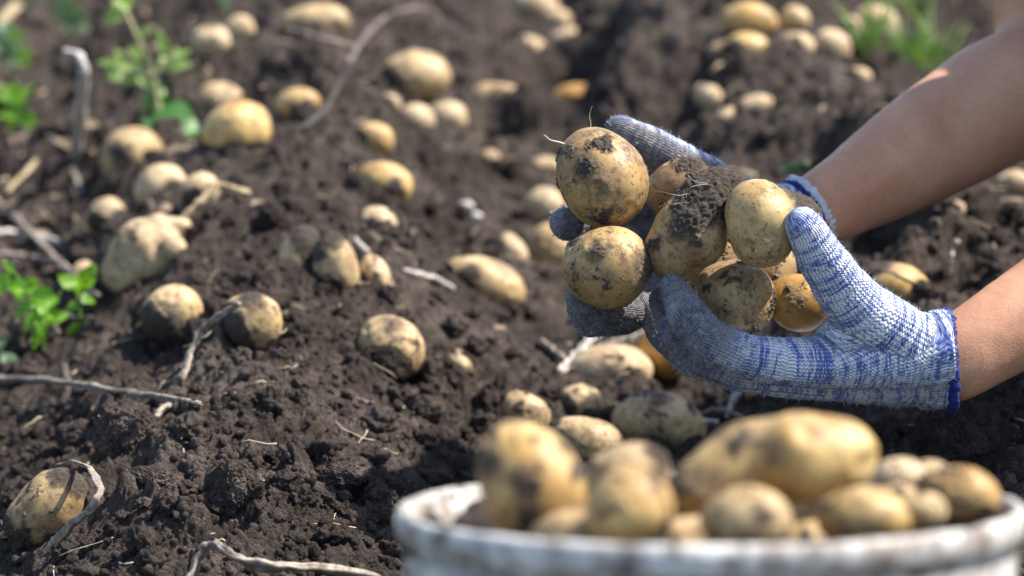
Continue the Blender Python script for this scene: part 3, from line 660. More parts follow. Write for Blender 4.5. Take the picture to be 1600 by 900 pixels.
for s in (-1, 1):
    knee = np.array([.78, 2.02 + s * .17, .10]); ank = np.array([1.14, 2.02 + s * .12, .07]); toe = np.array([1.18, 2.02 + s * .12, -.0])
    chains += [[(hip + [0, s * .08, 0], .095), (knee, .058)], [(knee, .055), ((knee + ank) / 2 + [0, 0, .0], .052), (ank, .038)], [(ank, .036), (toe, .032)]]
V, N, F = blob(chains, .005, 10, .5)
# tendon ridge and small unevenness on the far wrist and forearm
P0, P1 = at(1300, 318, 2.0), at(1420, 236, 2.03); t, C, dist = seg_project(V, P0, P1)
e = np.abs((V - C) @ CU); front = (N @ CB) > .2
V = V + N * (np.where(front, .0016 * np.exp(-(e / .004) ** 2) * np.sin(np.clip(t, 0, 1) * math.pi), 0) + .0012 * n3(V, 20, 5) + .0004 * n3(V, 90, 6))[:, None]
body = mesh_np('body', V, F, SKIN, person, (1.0, 2.0, 0.0))
def shell(name, chs, r, m, label, voxel=.008):
    V, N, F = blob([[(p, (q[0] + r, q[1] + r, q[2]) if isinstance(q, tuple) else q + r) for p, q in c] for c in chs], voxel, 4)
    V = V + N * (.004 * n3(V, 14, 3))[:, None]
    o = mesh_np(name, V, F, m, person, (1.0, 2.0, 0.0)); o['label'] = label; return o
shell('shirt', [[(elL * .4 + shL * .6, .043), (shL, .050)], [(at(1640, -190, 2.16), .046), (shR, .052)]] + chains[4:7] + [[(chest, .10), (belly, .11)]], .010, SHIRT, 'grey short sleeved cotton shirt')
shell('trousers', [chains[14]] + [chains[15], chains[16], chains[18], chains[19]], .010, TROUSER, 'dark cotton trousers')
shell('hair', [[(head + [.035, 0, .035], .085)], [(head + [.06, 0, -.02], .07)]], .006, HAIR, 'short dark hair', .005)

# ------------------------------------------------------------------ bucket
BC = at(1107, 788, 1.245); TILT = R(12.5)
broot = empty('bucket', BC); broot.rotation_euler = (-TILT, R(-.6), 0)
tag(broot, 'worn white bucket with a dirty rim, heaped with potatoes in front', 'bucket')
def lathe(name, prof, m, parent, seg=160, noise=0):
    V = []; F = []; n = len(prof)
    for i in range(seg):
        a = 2 * math.pi * i / seg
        for r, z in prof: V.append((math.cos(a) * r, math.sin(a) * r, z))
    for i in range(seg):
        for j in range(n - 1): F.append([i * n + j, ((i + 1) % seg) * n + j, ((i + 1) % seg) * n + j + 1, i * n + j + 1])
    V = np.array(V)
    if noise: V = V + .0006 * np.stack([n3(V, 40, 1), n3(V, 40, 2), n3(V, 40, 3)], 1)
    o = mesh_np(name, V, F, m, None); o.parent = parent; return o
RB = .1365
lathe('wall', [(RB - .006, -.008), (RB - .012, -.10), (RB - .028, -.225), (0, -.225), (0, -.229), (RB - .025, -.229), (RB - .009, -.10), (RB - .003, -.018)], BUCKET, broot, noise=1)
lathe('rim', [(RB - .0062, -.012), (RB - .0058, -.003), (RB - .004, .0), (RB - .002, .0005), (RB + .0002, -.001), (RB + .0008, -.005), (RB + .0002, -.010), (RB - .0015, -.013), (RB - .004, -.0135)], BUCKET, broot, noise=1)
lathe('bead', [(RB - .006, -.044), (RB + .0005, -.045), (RB + .0015, -.048), (RB + .0003, -.051), (RB - .007, -.052)], BUCKET, broot, noise=1)
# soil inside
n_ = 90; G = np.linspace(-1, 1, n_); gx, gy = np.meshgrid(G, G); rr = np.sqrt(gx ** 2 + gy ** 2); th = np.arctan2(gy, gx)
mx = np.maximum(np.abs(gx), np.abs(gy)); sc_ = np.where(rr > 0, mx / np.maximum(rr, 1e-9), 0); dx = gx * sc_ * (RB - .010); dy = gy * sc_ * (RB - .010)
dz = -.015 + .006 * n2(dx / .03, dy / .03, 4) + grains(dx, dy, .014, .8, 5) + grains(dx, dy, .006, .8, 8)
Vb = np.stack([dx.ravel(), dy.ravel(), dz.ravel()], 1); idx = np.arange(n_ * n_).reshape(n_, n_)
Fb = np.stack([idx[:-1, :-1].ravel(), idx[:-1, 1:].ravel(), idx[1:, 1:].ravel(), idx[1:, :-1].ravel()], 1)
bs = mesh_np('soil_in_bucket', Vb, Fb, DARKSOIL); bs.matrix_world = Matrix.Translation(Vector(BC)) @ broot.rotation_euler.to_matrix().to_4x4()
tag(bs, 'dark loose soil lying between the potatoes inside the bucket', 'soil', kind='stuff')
BG = 'potatoes heaped in the bucket'
def bp(px, py, d, w, h, ang, m, seed, caps, label, dirt=.10, **kw):
    V, N, F, c, rad = ell(px, py, d, w, h, ang, n=6, **kw); o = shape_potato('potato', V, N, F, c, m, seed, dirt=dirt, caps=caps, scale=rad, lump=.8); tag(o, label, 'potato', BG)
bp(829, 752, 1.215, 200, 164, -58, P_CLEAN, 61, [(-.75, .45, .5, .965), (-.1, .1, 1, .985), (.0, -.6, .8, .97)], 'tall potato at the left of the bucket, standing on end')
bp(983, 800, 1.165, 146, 138, 75, P_CLEAN, 62, [], 'smooth round potato at the front of the bucket, right of the tall one')
bp(978, 742, 1.27, 140, 100, 15, P_TAN, 63, [(.8, .5, .4, .93)], 'dull potato behind the smooth round one in the bucket')
V, N, F = lobed([[(1096, 768, 0, 54), (1160, 722, 0, 56)], [(1165, 716, 0, 56), (1240, 700, 0.0, 50)], [(1248, 716, -.006, 72), (1310, 712, 0, 62)], [(1200, 722, 0, 54)]], 1.225, .0018, 12)
c = V.mean(0); o = shape_potato('potato', V, N, F, c, P_CLEAN, 64, dirt=.12, caps=[(-.97, -.12, .25, .975), (-.25, .25, .9, .985)], scale=.04, lump=.8)
tag(o, 'biggest potato in the bucket, long and knobbly with a dark spot at its left end', 'potato', BG)
bp(1166, 815, 1.165, 144, 112, 0, P_TAN, 65, [(.25, .35, .9, .985)], 'rounded potato with one dark spot at the front of the bucket')
bp(1238, 808, 1.22, 90, 70, 0, P_TAN, 66, [], 'shaded potato low between the spotted one and the pale front one')
bp(1348, 810, 1.18, 146, 100, 0, P_CLEAN, 67, [], 'pale oval potato at the front right of the bucket')
bp(1408, 752, 1.28, 92, 76, -10, P_PALE, 68, [], 'pale potato behind the right lobe of the biggest bucket potato')
bp(1500, 772, 1.245, 126, 88, -12, P_CLEAN, 69, [(-.95, -.1, .3, .90)], 'rightmost potato in the bucket, close to the rim')
bp(1400, 795, 1.24, 90, 80, 20, P_TAN, 70, [(.7, 0, .7, .9)], 'small dull potato left of the rightmost bucket potato')
bp(1450, 748, 1.31, 84, 60, 0, P_TAN, 74, [], 'dusty potato at the back of the bucket behind the rightmost one')
bp(1440, 800, 1.2, 80, 64, 0, P_TAN, 75, [], 'small potato at the front right of the bucket under the rightmost one')
bp(900, 850, 1.19, 150, 110, 0, P_TAN, 71, [], 'potato low in the bucket, under the tall and the smooth round ones')
bp(1080, 860, 1.2, 160, 110, 0, P_TAN, 72, [], 'potato low in the bucket, under the biggest one')
bp(1260, 868, 1.21, 150, 110, 0, P_TAN, 73, [], 'potato low in the bucket, under the pale oval one')

# ------------------------------------------------------------------ ground sheet
ys = [-3.0, -1.5, -.5, 0, .2] + list(np.arange(.3, 1.375, .005)); y = 1.38
while y < 5.6: ys.append(y); y += .0013 * (y / 1.8) ** 2
while y < 80: ys.append(y); y += (y - 5.5) * .08 + .03
ys = np.array(ys); uc = np.linspace(-1, 1, 1080); ue = 1 + .10 * (1.045 ** np.arange(1, 135) - 1); U1 = np.concatenate([-ue[::-1], uc, ue])
hw = .205 * np.clip(ys, 1.3, 400) + .04
X = U1[None, :] * hw[:, None]; Y = np.repeat(ys[:, None], len(U1), 1); Z = hfull(X, Y)
ny, nx = X.shape; idx = np.arange(ny * nx).reshape(ny, nx)
Fg = np.stack([idx[:-1, :-1].ravel(), idx[:-1, 1:].ravel(), idx[1:, 1:].ravel(), idx[1:, :-1].ravel()], 1)
gnd = mesh_np('ground', np.stack([X.ravel(), Y.ravel(), Z.ravel()], 1), Fg, SOIL); tag(gnd, kind='structure')

# ------------------------------------------------------------------ loose crumbs and clods
def crumb_cloud(name, n, smin, smax, pw, label, m, ico_n=2, yr=(1.5, 4.2), seed=1, cat='soil crumbs'):
    r_ = np.random.default_rng(seed); S, F = ico(ico_n); Vs = []; Fs = []
    y = 1 / r_.uniform(1 / yr[1], 1 / yr[0], n); x = r_.uniform(-1, 1, n) * (.19 * y + .02)
    k = n2(x / .12, y / .12, 9) > -.25 - .5 * r_.random(n); x = x[k]; y = y[k]; n = len(x)
    z = hfull(x, y); sz = smin * (smax / smin) ** (r_.random(n) ** pw)
    tmpl = []
    for t in range(14):
        rr_ = 1 + .40 * n3(S, 1.3, t * 3.1) + .35 * n3(S, 2.9, t * 1.7 + 4) - .25 * np.abs(n3(S, 5.5, t)); tmpl.append(S * rr_[:, None] * r_.uniform(.7, 1.15, 3))
    T = np.array(tmpl)[r_.integers(0, 14, n)]; a = r_.uniform(0, 6.28, n); ca, sa = np.cos(a), np.sin(a)
    Xr = T[:, :, 0] * ca[:, None] - T[:, :, 1] * sa[:, None]; Yr = T[:, :, 0] * sa[:, None] + T[:, :, 1] * ca[:, None]
    W = np.stack([Xr, Yr, T[:, :, 2]], 2) * sz[:, None, None] + np.stack([x, y, z + sz * .35], 1)[:, None, :]
    Fa = (F[None] + (np.arange(n) * len(S))[:, None, None]).reshape(-1, 3)
    o = mesh_np(name, W.reshape(-1, 3), Fa, m); tag(o, label, cat, kind='stuff'); return o
crumb_cloud('soil_crumbs', 16000, .0007, .0055, 2.0, 'small loose crumbs of dark soil scattered over the ridges', SOIL, 2, (1.5, 3.6), 5)
crumb_cloud('soil_lumps', 900, .005, .014, 1.4, 'finger sized lumps of dry soil scattered over the dug ground', SOIL, 4, (1.6, 5.2), 6, 'soil lumps')

def clod(px, py, w, h, label, m=None, seed=1, k=.5, dark=False):
    d = ray_ground(px, py, k * h / 2 / FPX); c = at(px, py, d); a = w / 2 * d / FPX; b = h / 2 * d / FPX
    S, F = ico(7); r = 1 + .22 * n3(S, 1.2, seed) + .12 * n3(S, 2.6, seed + 3); V = S * r[:, None]
    g = -.16 * np.abs(n3(V, 3.2, seed + 7)) - .12 * np.abs(n3(V, 7, seed + 9)) - .09 * np.abs(n3(V, 14, seed + 10)) + .05 * n3(V, 28, seed + 11) + .03 * n3(V, 50, seed + 12) + .1
    V = S * (r + g)[:, None] * np.array([a, (a + b) / 2, b]); 
    o = mesh_np('soil_clod', V + c, F, m or CLOD, None, c); tag(o, label, 'clod', 'large clods of soil')
clod(198, 682, 104, 108, 'tallest rough clod left of the ridge, right of the curled stem', seed=1)
clod(122, 684, 66, 52, 'smaller clod left of the tallest one', seed=2)
clod(362, 762, 80, 92, 'grey rough clod in the middle of the front soil', seed=3)
clod(242, 752, 92, 50, 'flat clod with a dark underside right of the bottom left potato', seed=4)
clod(525, 736, 100, 66, 'dark clod leaning over a hollow on the front ridge slope', seed=5)
clod(692, 690, 46, 42, 'small dark clod near the tall bucket potato', seed=6)
clod(600, 572, 84, 60, 'dark clod stuck under the pale dirty topped potato', DARKSOIL, 7, .6)
clod(1505, 692, 150, 124, 'largest dark clod at the right behind the bucket rim', DARKSOIL, 8)
clod(1575, 735, 70, 60, 'dark clod at the right edge below the largest one', DARKSOIL, 9)
clod(660, 640, 60, 44, 'rounded clod on the ridge above the small dark one', seed=10)
clod(495, 372, 62, 44, 'soil cap sitting on the pair of half buried potatoes', seed=11, k=1.2)
clod(700, 870, 110, 60, 'dark clod beside the left wall of the bucket', DARKSOIL, 12)
clod(60, 520, 80, 50, 'grey clod below the green leaves at left', seed=13)
clod(1425, 655, 90, 40, 'low brown clod under the cuff of the near glove', seed=14)
clod(225, 500, 40, 56, 'soil lump clinging to the left of the round tan potato', DARKSOIL, 15, .5)

# ------------------------------------------------------------------ dry stems and straws
def stemP(pts, lift):
    out = []
    for i, (x, y) in enumerate(pts):
        L = lift[i] if isinstance(lift, (list, tuple)) else lift
        d = ray_ground(x, y, 0, L); out.append(at(x, y, d))
    return out
def stem(name, pts, wpx, lift, m, label, cat, taper=(1, 1), ribs=.42, sides=18, flat=.8, seed=1, group='dry stems and straws on the soil'):
    P = spline(stemP(pts, lift), 7); d0 = -(P - np.array([0, 0, CAM_H])) @ CB; t = np.linspace(0, 1, len(P))
    r = wpx / 2 * d0 / FPX * (taper[0] + (taper[1] - taper[0]) * t) * (1 + .30 * n2(t * 7, t * 0 + seed, seed) + .18 * n2(t * 25, t * 0 + seed, seed + 1))
    P = P + .0014 * min(1, wpx / 12) * np.stack([n2(t * 14, t * 0, seed + 2), n2(t * 14, t * 0, seed + 3), n2(t * 14, t * 0, seed + 4)], 1)
    seed = len(COL.objects) % 97; V, F = tube(P, r, sides, ribs, flat, .05, seed); loc = P[len(P) // 2]
    o = mesh_np(name, V, F, m, None, loc, attrs={'groove': tube.rib}); tag(o, label, cat, group); return o
stem('dry_stem', [(374, 474), (346, 492), (318, 514), (300, 548), (286, 588), (272, 616)], 11, [.045, .038, .030, .022, .014, .002], DRY, 'grey stem leaning from the dirt crusted potato down to the long stick', 'stem', (.9, 1.1))
stem('dry_stem', [(-20, 590), (60, 594), (130, 602), (190, 612), (250, 620), (310, 632)], 12, [.016, .017, .018, .019, .020, .016], DRY, 'long brown stick lying level at the left edge', 'stick', (1, .8))
stem('dry_stem', [(283, 574), (262, 592), (250, 604), (236, 625), (214, 642)], 5, [.024, .018, .018, .012, .004], TWIG, 'thin forked twig lying across the end of the long stick', 'twig', ribs=.15)
stem('dry_stem', [(262, 632), (246, 648), (230, 664)], 12, .008, DRY, 'short stub below the long stick', 'stem')
stem('dry_stem', [(80, 738), (95, 726), (128, 724), (150, 745), (156, 770), (140, 796), (110, 824), (76, 860)], 13, [.010, .022, .034, .036, .034, .028, .022, .010], DRY, 'curled ribbed stem arching over the right side of the bottom left potato', 'stem', (.7, 1.1), flat=.45)
stem('dry_stem', [(296, 912), (310, 872), (328, 852), (352, 860), (385, 878), (430, 886), (500, 888), (590, 908)], 15, [.006, .016, .024, .024, .022, .021, .021, .018], DRY, 'thick bent stem at the bottom edge left of the bucket', 'stem', (.8, 1.1))
stem('straw', [(286, 342), (315, 314), (342, 288)], 15, [.02, .028, .034], STRAW, 'yellow straw rising from the largest knobbly potato', 'straw', ribs=.15)
stem('straw', [(342, 288), (365, 295), (388, 303)], 14, [.034, .028, .024], STRAW, 'short yellow straw bent off to the right beside the rising one', 'straw', ribs=.15)
stem('dry_stem', [(104, 82), (122, 86), (131, 110), (127, 160), (122, 215), (118, 262)], 17, [.16, .16, .145, .10, .05, .0], PALE, 'pale upright stem with a hooked top at the left', 'stem', (.8, 1.2), ribs=.12)
stem('dry_stem', [(545, 98), (572, 56), (600, 28), (640, 14), (678, 18), (692, 42)], 6, [.03, .045, .05, .055, .05, .04], DRY, 'pale arched stem at the top left of the middle', 'stem', (1.2, .8), ribs=.12)
stem('dry_stem', [(420, 238), (462, 208), (505, 172), (530, 130), (548, 92)], 7, [.004, .012, .02, .022, .02], TWIG, 'dark leaning twig in front of the small oval potato', 'twig')
stem('straw', [(-15, 305), (30, 345), (70, 385), (110, 425), (152, 462)], 11, .016, DRY, 'slanting straw crossing the two level ones at the left', 'straw')
stem('straw', [(-10, 362), (45, 366), (98, 380)], 12, .012, PALE, 'upper level straw at the left edge', 'straw')
stem('straw', [(-10, 396), (35, 400), (92, 410)], 11, .012, DRY, 'lower level straw at the left edge', 'straw')
stem('straw', [(0, 385), (30, 420), (60, 470), (92, 520)], 5, .012, DRY, 'thin straw running under the green leaves', 'straw')
stem('dry_stem', [(622, 420), (650, 428), (680, 436), (708, 452)], 12, [.006, .009, .009, .01], PALE, 'short white stem joined to the long oval potato', 'stem', ribs=.12)
stem('straw', [(515, 346), (545, 366), (573, 394)], 9, .010, PALE, 'pale short straw above the narrow potato', 'straw')
stem('dry_stem', [(870, 584), (896, 562), (915, 540), (932, 522)], 13, [.006, .012, .014, .014], PALE, 'pale bent stem under the far fingertips', 'stem')
stem('dry_stem', [(905, 556), (950, 540), (985, 528), (1035, 512)], 11, .016, DRY, 'dry stem running towards the near fingertips', 'stem')
stem('straw', [(1138, 652), (1144, 628), (1160, 606), (1168, 598)], 9, [.003, .010, .018, .02], PALE, 'short pale curved straw under the near glove', 'straw')
stem('straw', [(1478, 424), (1481, 402), (1484, 388), (1495, 378)], 14, [.0, .015, .024, .03], PALE, 'short white stalk standing between the two arms', 'straw', flat=.4)
stem('straw', [(1062, 640), (1090, 656), (1120, 660)], 9, .012, PALE, 'white root piece beside the large dirty potato', 'root')
stem('straw', [(1474, 628), (1490, 633), (1506, 640)], 12, .012, PALE, 'white scrap by the hem of the near glove', 'straw')
stem('straw', [(452, 44), (490, 55), (525, 64), (560, 74)], 10, .04, DRY, 'pale strip leaning on the wide potato at the top edge', 'straw', flat=.3)
stem('straw', [(1262, 254), (1236, 262), (1222, 270)], 10, .05, LEAFD, 'small green stalk behind the wrist of the far glove', 'stalk')
stem('straw', [(1350, 430), (1385, 424), (1432, 446)], 8, [.042, .044, .036], TWIG, 'dark dry strip lying over the yellow potato', 'straw', flat=.35)
stem('straw', [(98, 570), (104, 600), (100, 632)], 11, [.02, .012, .002], TWIG, 'brown stub standing behind the long stick', 'stem')
stem('straw', [(10, 300), (40, 270), (56, 252)], 8, .02, STRAW, 'thin yellow straw above the slanting straw', 'straw')

# root on held potatoes: fine hairs are parts of their potato
def hairs(parent, lists, m=ROOT):
    Vs = []
    for pts, w in lists:
        P = spline([at(*p) for p in pts], 6); t = np.linspace(0, 1, len(P)); Vs.append(tube(P, w * (1 - .5 * t), 6, 0, 1, .1, 3))
    V, F = merge(Vs); pl = Vector(parent.location); o = mesh_np('rootlet', V, F, m, None, tuple(pl)); o.parent = parent; o.location = (0, 0, 0); return o
hairs(pA, [([(884, 226, 1.83), (872, 222, 1.825), (860, 219, 1.822), (850, 211, 1.82)], .0009), ([(922, 205, 1.835), (923, 192, 1.835), (921, 180, 1.834), (925, 166, 1.833)], .00035)])
cobj = [o for o in COL.objects if o.get('label', '').startswith('long held potato')][0]
rl = []
for i in range(4):
    x0, y0 = random.uniform(1055, 1130), random.uniform(285, 330); a = random.uniform(2.6, 3.6); P_ = []
    for k in range(5): P_.append((x0, y0, 1.7845 - .004 * k * (k < 3))); x0 += math.cos(a) * 13; y0 -= math.sin(a) * 9; a += random.uniform(-.7, .7)
    rl.append((P_, .00017))
hairs(cobj, rl)

# fine debris: rootlets and straw bits everywhere
def debris(n=420):
    r_ = np.random.default_rng(12); Vs = []
    for i in range(n):
        y = 1 / r_.uniform(1 / 3.4, 1 / 1.55); x = r_.uniform(-1, 1) * (.19 * y + .02); L = r_.uniform(.004, .028) * (1.6 if r_.random() < .1 else 1); a = r_.uniform(0, 6.28)
        k = 5; q = np.linspace(-.5, .5, k); cur = r_.uniform(-.5, .5)
        X_ = x + L * (q * math.cos(a) - cur * q * q * math.sin(a)); Y_ = y + L * (q * math.sin(a) + cur * q * q * math.cos(a)); Z_ = hfull(X_, Y_)
        Z_ = .5 * Z_ + .5 * Z_.max() + .0006 + r_.uniform(0, .003)
        Vs.append(tube(np.stack([X_, Y_, Z_], 1), r_.uniform(.00018, .0006), 4, 0, 1, .1, i))
    V, F = merge(Vs); o = mesh_np('plant_fibres', V, F, ROOT); tag(o, 'fine pale rootlets and straw bits scattered over the soil', 'plant fibres', kind='stuff')
debris()

# ------------------------------------------------------------------ weeds
STALK = stem_mat('pale green stalk', (.30, .30, .13), (.42, .40, .20), (.16, .15, .07))
def leaf(base, tip, w, nrm, fold=.25, curl=.2, n=8):
    base = np.array(base); tip = np.array(tip); L = np.linalg.norm(tip - base); T = (tip - base) / L; nrm = nrm - T * (nrm @ T); nrm /= np.linalg.norm(nrm); s = np.cross(T, nrm); V = []; F = []
    for i in range(n + 1):
        t = i / n; ww = w * (math.sin(math.pi * min(1, t ** .8)) ** .8) * (1 - .15 * t) + 1e-5; c = base + T * L * t - nrm * curl * L * (t - .3) ** 2
        for q in (-1, -.5, 0, .5, 1): V.append(c + s * ww * q * .5 + nrm * (abs(q) * fold * ww * .5 + .06 * w * math.sin(t * 9 + q * 3)))
    for i in range(n):
        for j in range(4): a = i * 5 + j; F.append([a, a + 1, a + 6, a + 5])
    return np.array(V), F
def weed(name, stems, leaves, label, cat, m=LEAF, group='green weeds', sw=4, seed=1, sm=None):
    """stems: lists of (px,py,lift); leaves: (bx,by,tx,ty,wpx,lift)"""
    r_ = np.random.default_rng(seed)
    base = stems[0][0]; d0 = ray_ground(base[0], base[1], 0, base[2]); root = empty(name, at(base[0], base[1], d0)); tag(root, label, cat, group)
    def pt(x, y, off=0): return at(x, y, d0 + off)
    if stems:
        S = []
        for st in stems:
            P = spline([pt(x, y, l) for x, y, l in st], 6); S.append(tube(P, np.linspace(1, .5, len(P)) * sw / 2 * d0 / FPX, 6))
        V, F = merge(S); o = mesh_np('stem', V, F, sm or m, None, tuple(root.location)); o.parent = root; o.location = (0, 0, 0)
    Ls = []
    for (bx, by, tx, ty, w, off) in leaves:
        nr = CB * r_.uniform(.6, 1.1) + CU * r_.uniform(.1, .8) + CR * r_.uniform(-.6, .6)
        Ls.append(leaf(pt(bx, by, off), pt(tx, ty, off + r_.uniform(-.012, .012)), w * 1.15 * d0 / FPX, nr, r_.uniform(.1, .4), r_.uniform(.1, .5)))
    V, F = merge(Ls); o = mesh_np('foliage', V, F, m, None, tuple(root.location)); o.parent = root; o.location = (0, 0, 0)
    return root
weed('weed', [[(70, 560, 0), (62, 500, -.01), (40, 450, -.02), (15, 415, -.02)], [(62, 500, -.01), (85, 480, -.02), (95, 455, -.02)], [(50, 470, -.01), (20, 500, 0)]],
     [(20, 430, 8, 405, 14, 0), (35, 440, 62, 452, 26, 0), (40, 450, 5, 445, 26, 0), (48, 462, 92, 470, 34, -.01), (50, 470, 20, 500, 22, 0), (55, 480, 88, 500, 28, 0), (60, 490, 70, 535, 20, -.01), (58, 485, 35, 520, 16, 0), (62, 500, 108, 490, 24, .01), (45, 470, 75, 480, 30, .01), (30, 440, 30, 470, 24, .01), (15, 430, -12, 460, 26, 0), (60, 510, 52, 548, 14, 0)],
     'bushy bright green weed at the left edge below the straws', 'weed', seed=2)
weed('weed', [[(128, 520, 0), (124, 480, 0), (118, 450, -.01)], [(124, 480, 0), (130, 450, -.01), (140, 425, -.01)]],
     [(118, 452, 92, 426, 26, 0), (124, 450, 148, 414, 28, 0), (122, 465, 152, 470, 18, 0), (122, 480, 100, 478, 16, 0), (125, 505, 108, 535, 24, 0), (127, 508, 156, 516, 20, 0), (124, 460, 112, 440, 14, .01)],
     'small two leaved green seedling right of the bushy weed', 'weed', seed=3)
weed('weed', [[(12, 590, 0), (6, 565, 0), (2, 545, 0)]], [(4, 550, 30, 585, 24, 0), (2, 545, -10, 520, 24, 0), (6, 570, 28, 600, 18, 0)], 'grey green leaf drooping over the long stick', 'weed', LEAFD, seed=4)
weed('weed', [[(40, 215, 0), (30, 180, 0), (20, 150, 0)], [(30, 180, 0), (45, 160, 0)]],
     [(25, 165, 5, 132, 24, 0), (28, 170, 50, 128, 22, 0), (30, 180, -8, 178, 30, 0), (30, 182, 58, 196, 28, 0), (30, 180, 12, 205, 24, 0), (28, 160, 22, 125, 18, .02), (34, 190, 50, 205, 22, 0), (15, 150, -10, 150, 22, .01)],
     'bright green sprig at the left edge beside the hooked stem', 'weed', seed=5)
LEAFP = leaf_mat('pale young leaf', (.16, .27, .06), (.30, .42, .13))
weed('weed', [[(262, 225, 0), (248, 170, 0), (238, 115, 0), (215, 60, 0), (190, 5, .01)], [(240, 120, 0), (262, 95, 0), (275, 75, 0)], [(238, 120, 0), (205, 115, 0), (185, 105, 0)]],
     [(192, 20, 160, 35, 26, 0), (190, 8, 205, -15, 26, 0), (195, 20, 178, -5, 26, 0), (262, 92, 248, 45, 18, 0), (265, 95, 295, 75, 24, 0), (250, 110, 272, 88, 26, .01), (255, 105, 300, 98, 18, 0), (205, 115, 172, 92, 26, 0), (200, 115, 210, 132, 30, 0), (190, 110, 165, 122, 26, 0), (220, 118, 205, 95, 18, 0), (215, 120, 235, 135, 24, .01), (225, 90, 198, 72, 22, .02), (185, 105, 150, 95, 22, .01), (230, 130, 262, 148, 26, .01), (215, 60, 240, 42, 20, -.01), (188, 100, 182, 78, 20, 0), (240, 150, 215, 168, 24, .01)],
     'tall blurred plant with a thick yellowish stem at the top left', 'plant', LEAFP, sw=12, seed=6, sm=STALK)
weed('leafy_weed', [[(262, 232, 0), (260, 210, 0), (262, 190, 0)]], [(238, 178, 316, 200, 66, -.02), (262, 205, 222, 182, 44, .01), (250, 200, 292, 236, 44, 0), (255, 195, 240, 236, 36, 0), (252, 175, 240, 135, 34, .02)],
     'big dark green leaf left of the large round potato', 'weed', leaf_mat('deep green leaf', (.04, .15, .03), (.09, .26, .05)), seed=7)
weed('weed', [[(30, 108, 0), (25, 85, 0), (20, 50, 0)]], [(22, 60, 8, 40, 20, 0), (24, 65, 38, 50, 16, 0), (25, 80, 5, 78, 22, 0), (26, 85, 50, 80, 20, 0), (25, 95, 45, 100, 18, 0), (24, 70, 15, 100, 14, 0)], 'faint yellow green sprig in the top left corner', 'weed', seed=8)
weed('weed', [[(145, 102, 0), (142, 85, 0), (140, 70, 0)]], [(142, 80, 135, 68, 14, 0), (142, 85, 158, 78, 14, 0), (143, 95, 130, 92, 14, 0)], 'tiny green seedling between the hooked stem and the tall plant', 'weed', seed=9)
weed('weed', [[(110, 60, 0), (112, 40, 0), (108, 20, 0)], [(112, 40, 0), (130, 25, 0)]], [(110, 30, 90, 10, 22, 0), (112, 32, 135, 15, 22, 0), (110, 40, 80, 38, 24, 0), (112, 45, 142, 42, 22, 0), (108, 22, 108, -8, 20, 0), (112, 50, 95, 62, 20, 0)], 'dull green sprig left of the top of the tall plant', 'weed', LEAFD, seed=31)
weed('weed', [[(8, 110, 0), (6, 90, 0), (2, 60, 0)]], [(5, 80, -18, 60, 26, 0), (6, 85, 30, 66, 26, 0), (5, 95, 34, 104, 24, 0), (3, 60, 10, 30, 22, 0), (6, 100, -14, 112, 24, 0)], 'olive green sprig on the left edge above the bright one', 'weed', LEAFD, seed=32)
LEAFG = leaf_mat('dull grass green', (.10, .19, .03), (.20, .32, .06))
def grass(label, cx, cy, n, hpx, wpx, seed, m=LEAFG, spread=40):
    r_ = np.random.default_rng(seed); st = []; lv = []
    for i in range(n):
        bx = cx + r_.uniform(-spread, spread) * .6; by = cy + r_.uniform(-10, 10); hh = hpx * r_.uniform(.5, 1.1); tx = bx + r_.uniform(-.6, .6) * hh; lv.append((bx, by, tx, by - hh, wpx * r_.uniform(.6, 1.2), r_.uniform(-.03, .05)))
    weed('grass_tuft', [[(cx, cy + 5, 0), (cx, cy - 6, 0), (cx, cy - 12, 0)]], lv, label, 'grass', m, 'blurred grass tufts', seed=seed)
grass('tall bright grass tuft left of the potato at the top right', 1352, 92, 14, 105, 6, 21, spread=26)
grass('wide bright grass tuft at the top right beside the far arm', 1432, 112, 46, 95, 6, 22, spread=66)
grass('grass tuft cut by the top edge at the right', 1410, 30, 26, 60, 6, 23, spread=70)
grass('dark grass tuft in the top left corner', 60, 28, 12, 60, 9, 24, LEAFD, 70)
grass('small dull grass tuft at the top edge above the blurred pair', 355, 14, 7, 40, 8, 25, LEAFD, 20)

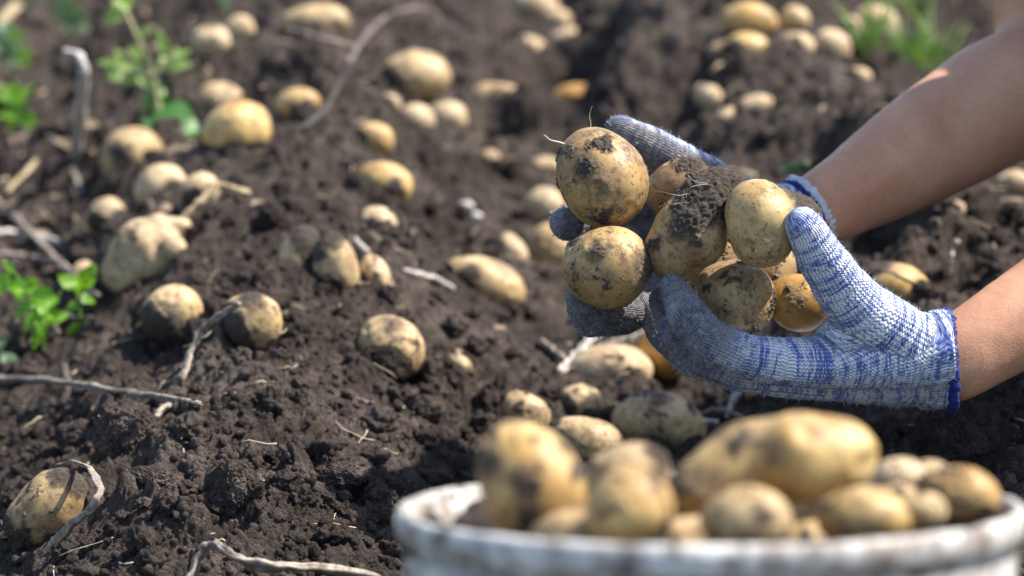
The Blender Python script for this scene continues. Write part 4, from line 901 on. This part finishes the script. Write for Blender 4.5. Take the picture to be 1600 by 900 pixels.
# small pale beads added as painted glints, bright spots out of focus
for k, (px, py, r, lab) in enumerate([(728, 322, 15, 'white pebble on the slope above the long oval potato, larger of two'), (744, 337, 11, 'smaller white pebble touching the larger one on the middle slope'), (1316, 162, 11, 'small glinting white pebble left of the far forearm'), (1349, 151, 11, 'small cream pebble right of the glinting white one'), (12, 262, 12, 'grey white pebble at the left edge')]):
    d = ray_ground(px, py, .5 * r / FPX); c = at(px, py, d); S, F = ico(4); q = r * .75 * d / FPX
    V = S * (1 + .2 * n3(S, 1.1, k * 5.0) + .08 * n3(S, 2.8, k))[:, None] * np.array([1.1, .9, .75]) * q
    tag(mesh_np('glint_bead', V + c, F, GLINT if k else (GLINT := plain('painted glint', (.62, .60, .56), .35, .0005, 200)), None, c), lab, 'glint_bead', 'pale beads painted as glints on the soil')
stem('straw', [(95, 245), (112, 262), (128, 300)], 7, .012, DRY, 'short dry straw behind the small potato at left', 'straw')
stem('straw', [(20, 470), (28, 500), (52, 540)], 4, .012, DRY, 'thin pale straw crossing in front of the bushy green weed', 'straw')
stem('straw', [(60, 490), (100, 496), (146, 498)], 9, .01, DRY, 'brown straw behind the green seedling', 'straw')
stem('straw', [(0, 40), (10, 22), (26, 10)], 14, .03, STRAW, 'blurred pale straw in the top left corner', 'straw')
stem('straw', [(1260, 98), (1290, 104), (1320, 108)], 12, .012, PALE, 'white flat straw piece under the top right cluster', 'straw', flat=.4)
stem('dry_stem', [(845, 532), (880, 560), (905, 576)], 10, .01, DRY, 'brown stem slanting down to the dry pale potato', 'stem')
stem('dry_stem', [(1080, 655), (1120, 640), (1160, 652)], 7, .006, DRY, 'brown root lying right of the large dirty potato', 'root')

def litter(n, seed=3):
    r_ = np.random.default_rng(seed); L_p = []
    for i in range(n):
        px = r_.uniform(-20, 330) if i % 3 else r_.uniform(300, 1600); py = r_.uniform(40, 480) if i % 3 else r_.uniform(20, 640)
        d = ray_ground(px, py); p = at(px, py, d); p[2] = hfull(p[0:1], p[1:2])[0] + .002; a = r_.uniform(0, 6.28); L = r_.uniform(.008, .028) * (1 if py > 300 else 1.3)
        q = p + np.array([math.cos(a) * L, math.sin(a) * L, r_.uniform(-.003, .010)]); L_p.append(leaf(p, q, L * r_.uniform(.2, .55), np.array([r_.uniform(-.6, .6), r_.uniform(-.8, .3), 1.]), r_.uniform(.2, .8), r_.uniform(-.8, .8)))
    V, F = merge(L_p); tag(mesh_np('leaf_litter', V, F, stem_mat('withered leaf', (.22, .16, .10), (.36, .28, .19), (.09, .06, .04))), 'small curled brown scraps of withered leaves scattered over the soil, most at left', 'leaf litter', kind='stuff')
litter(130)
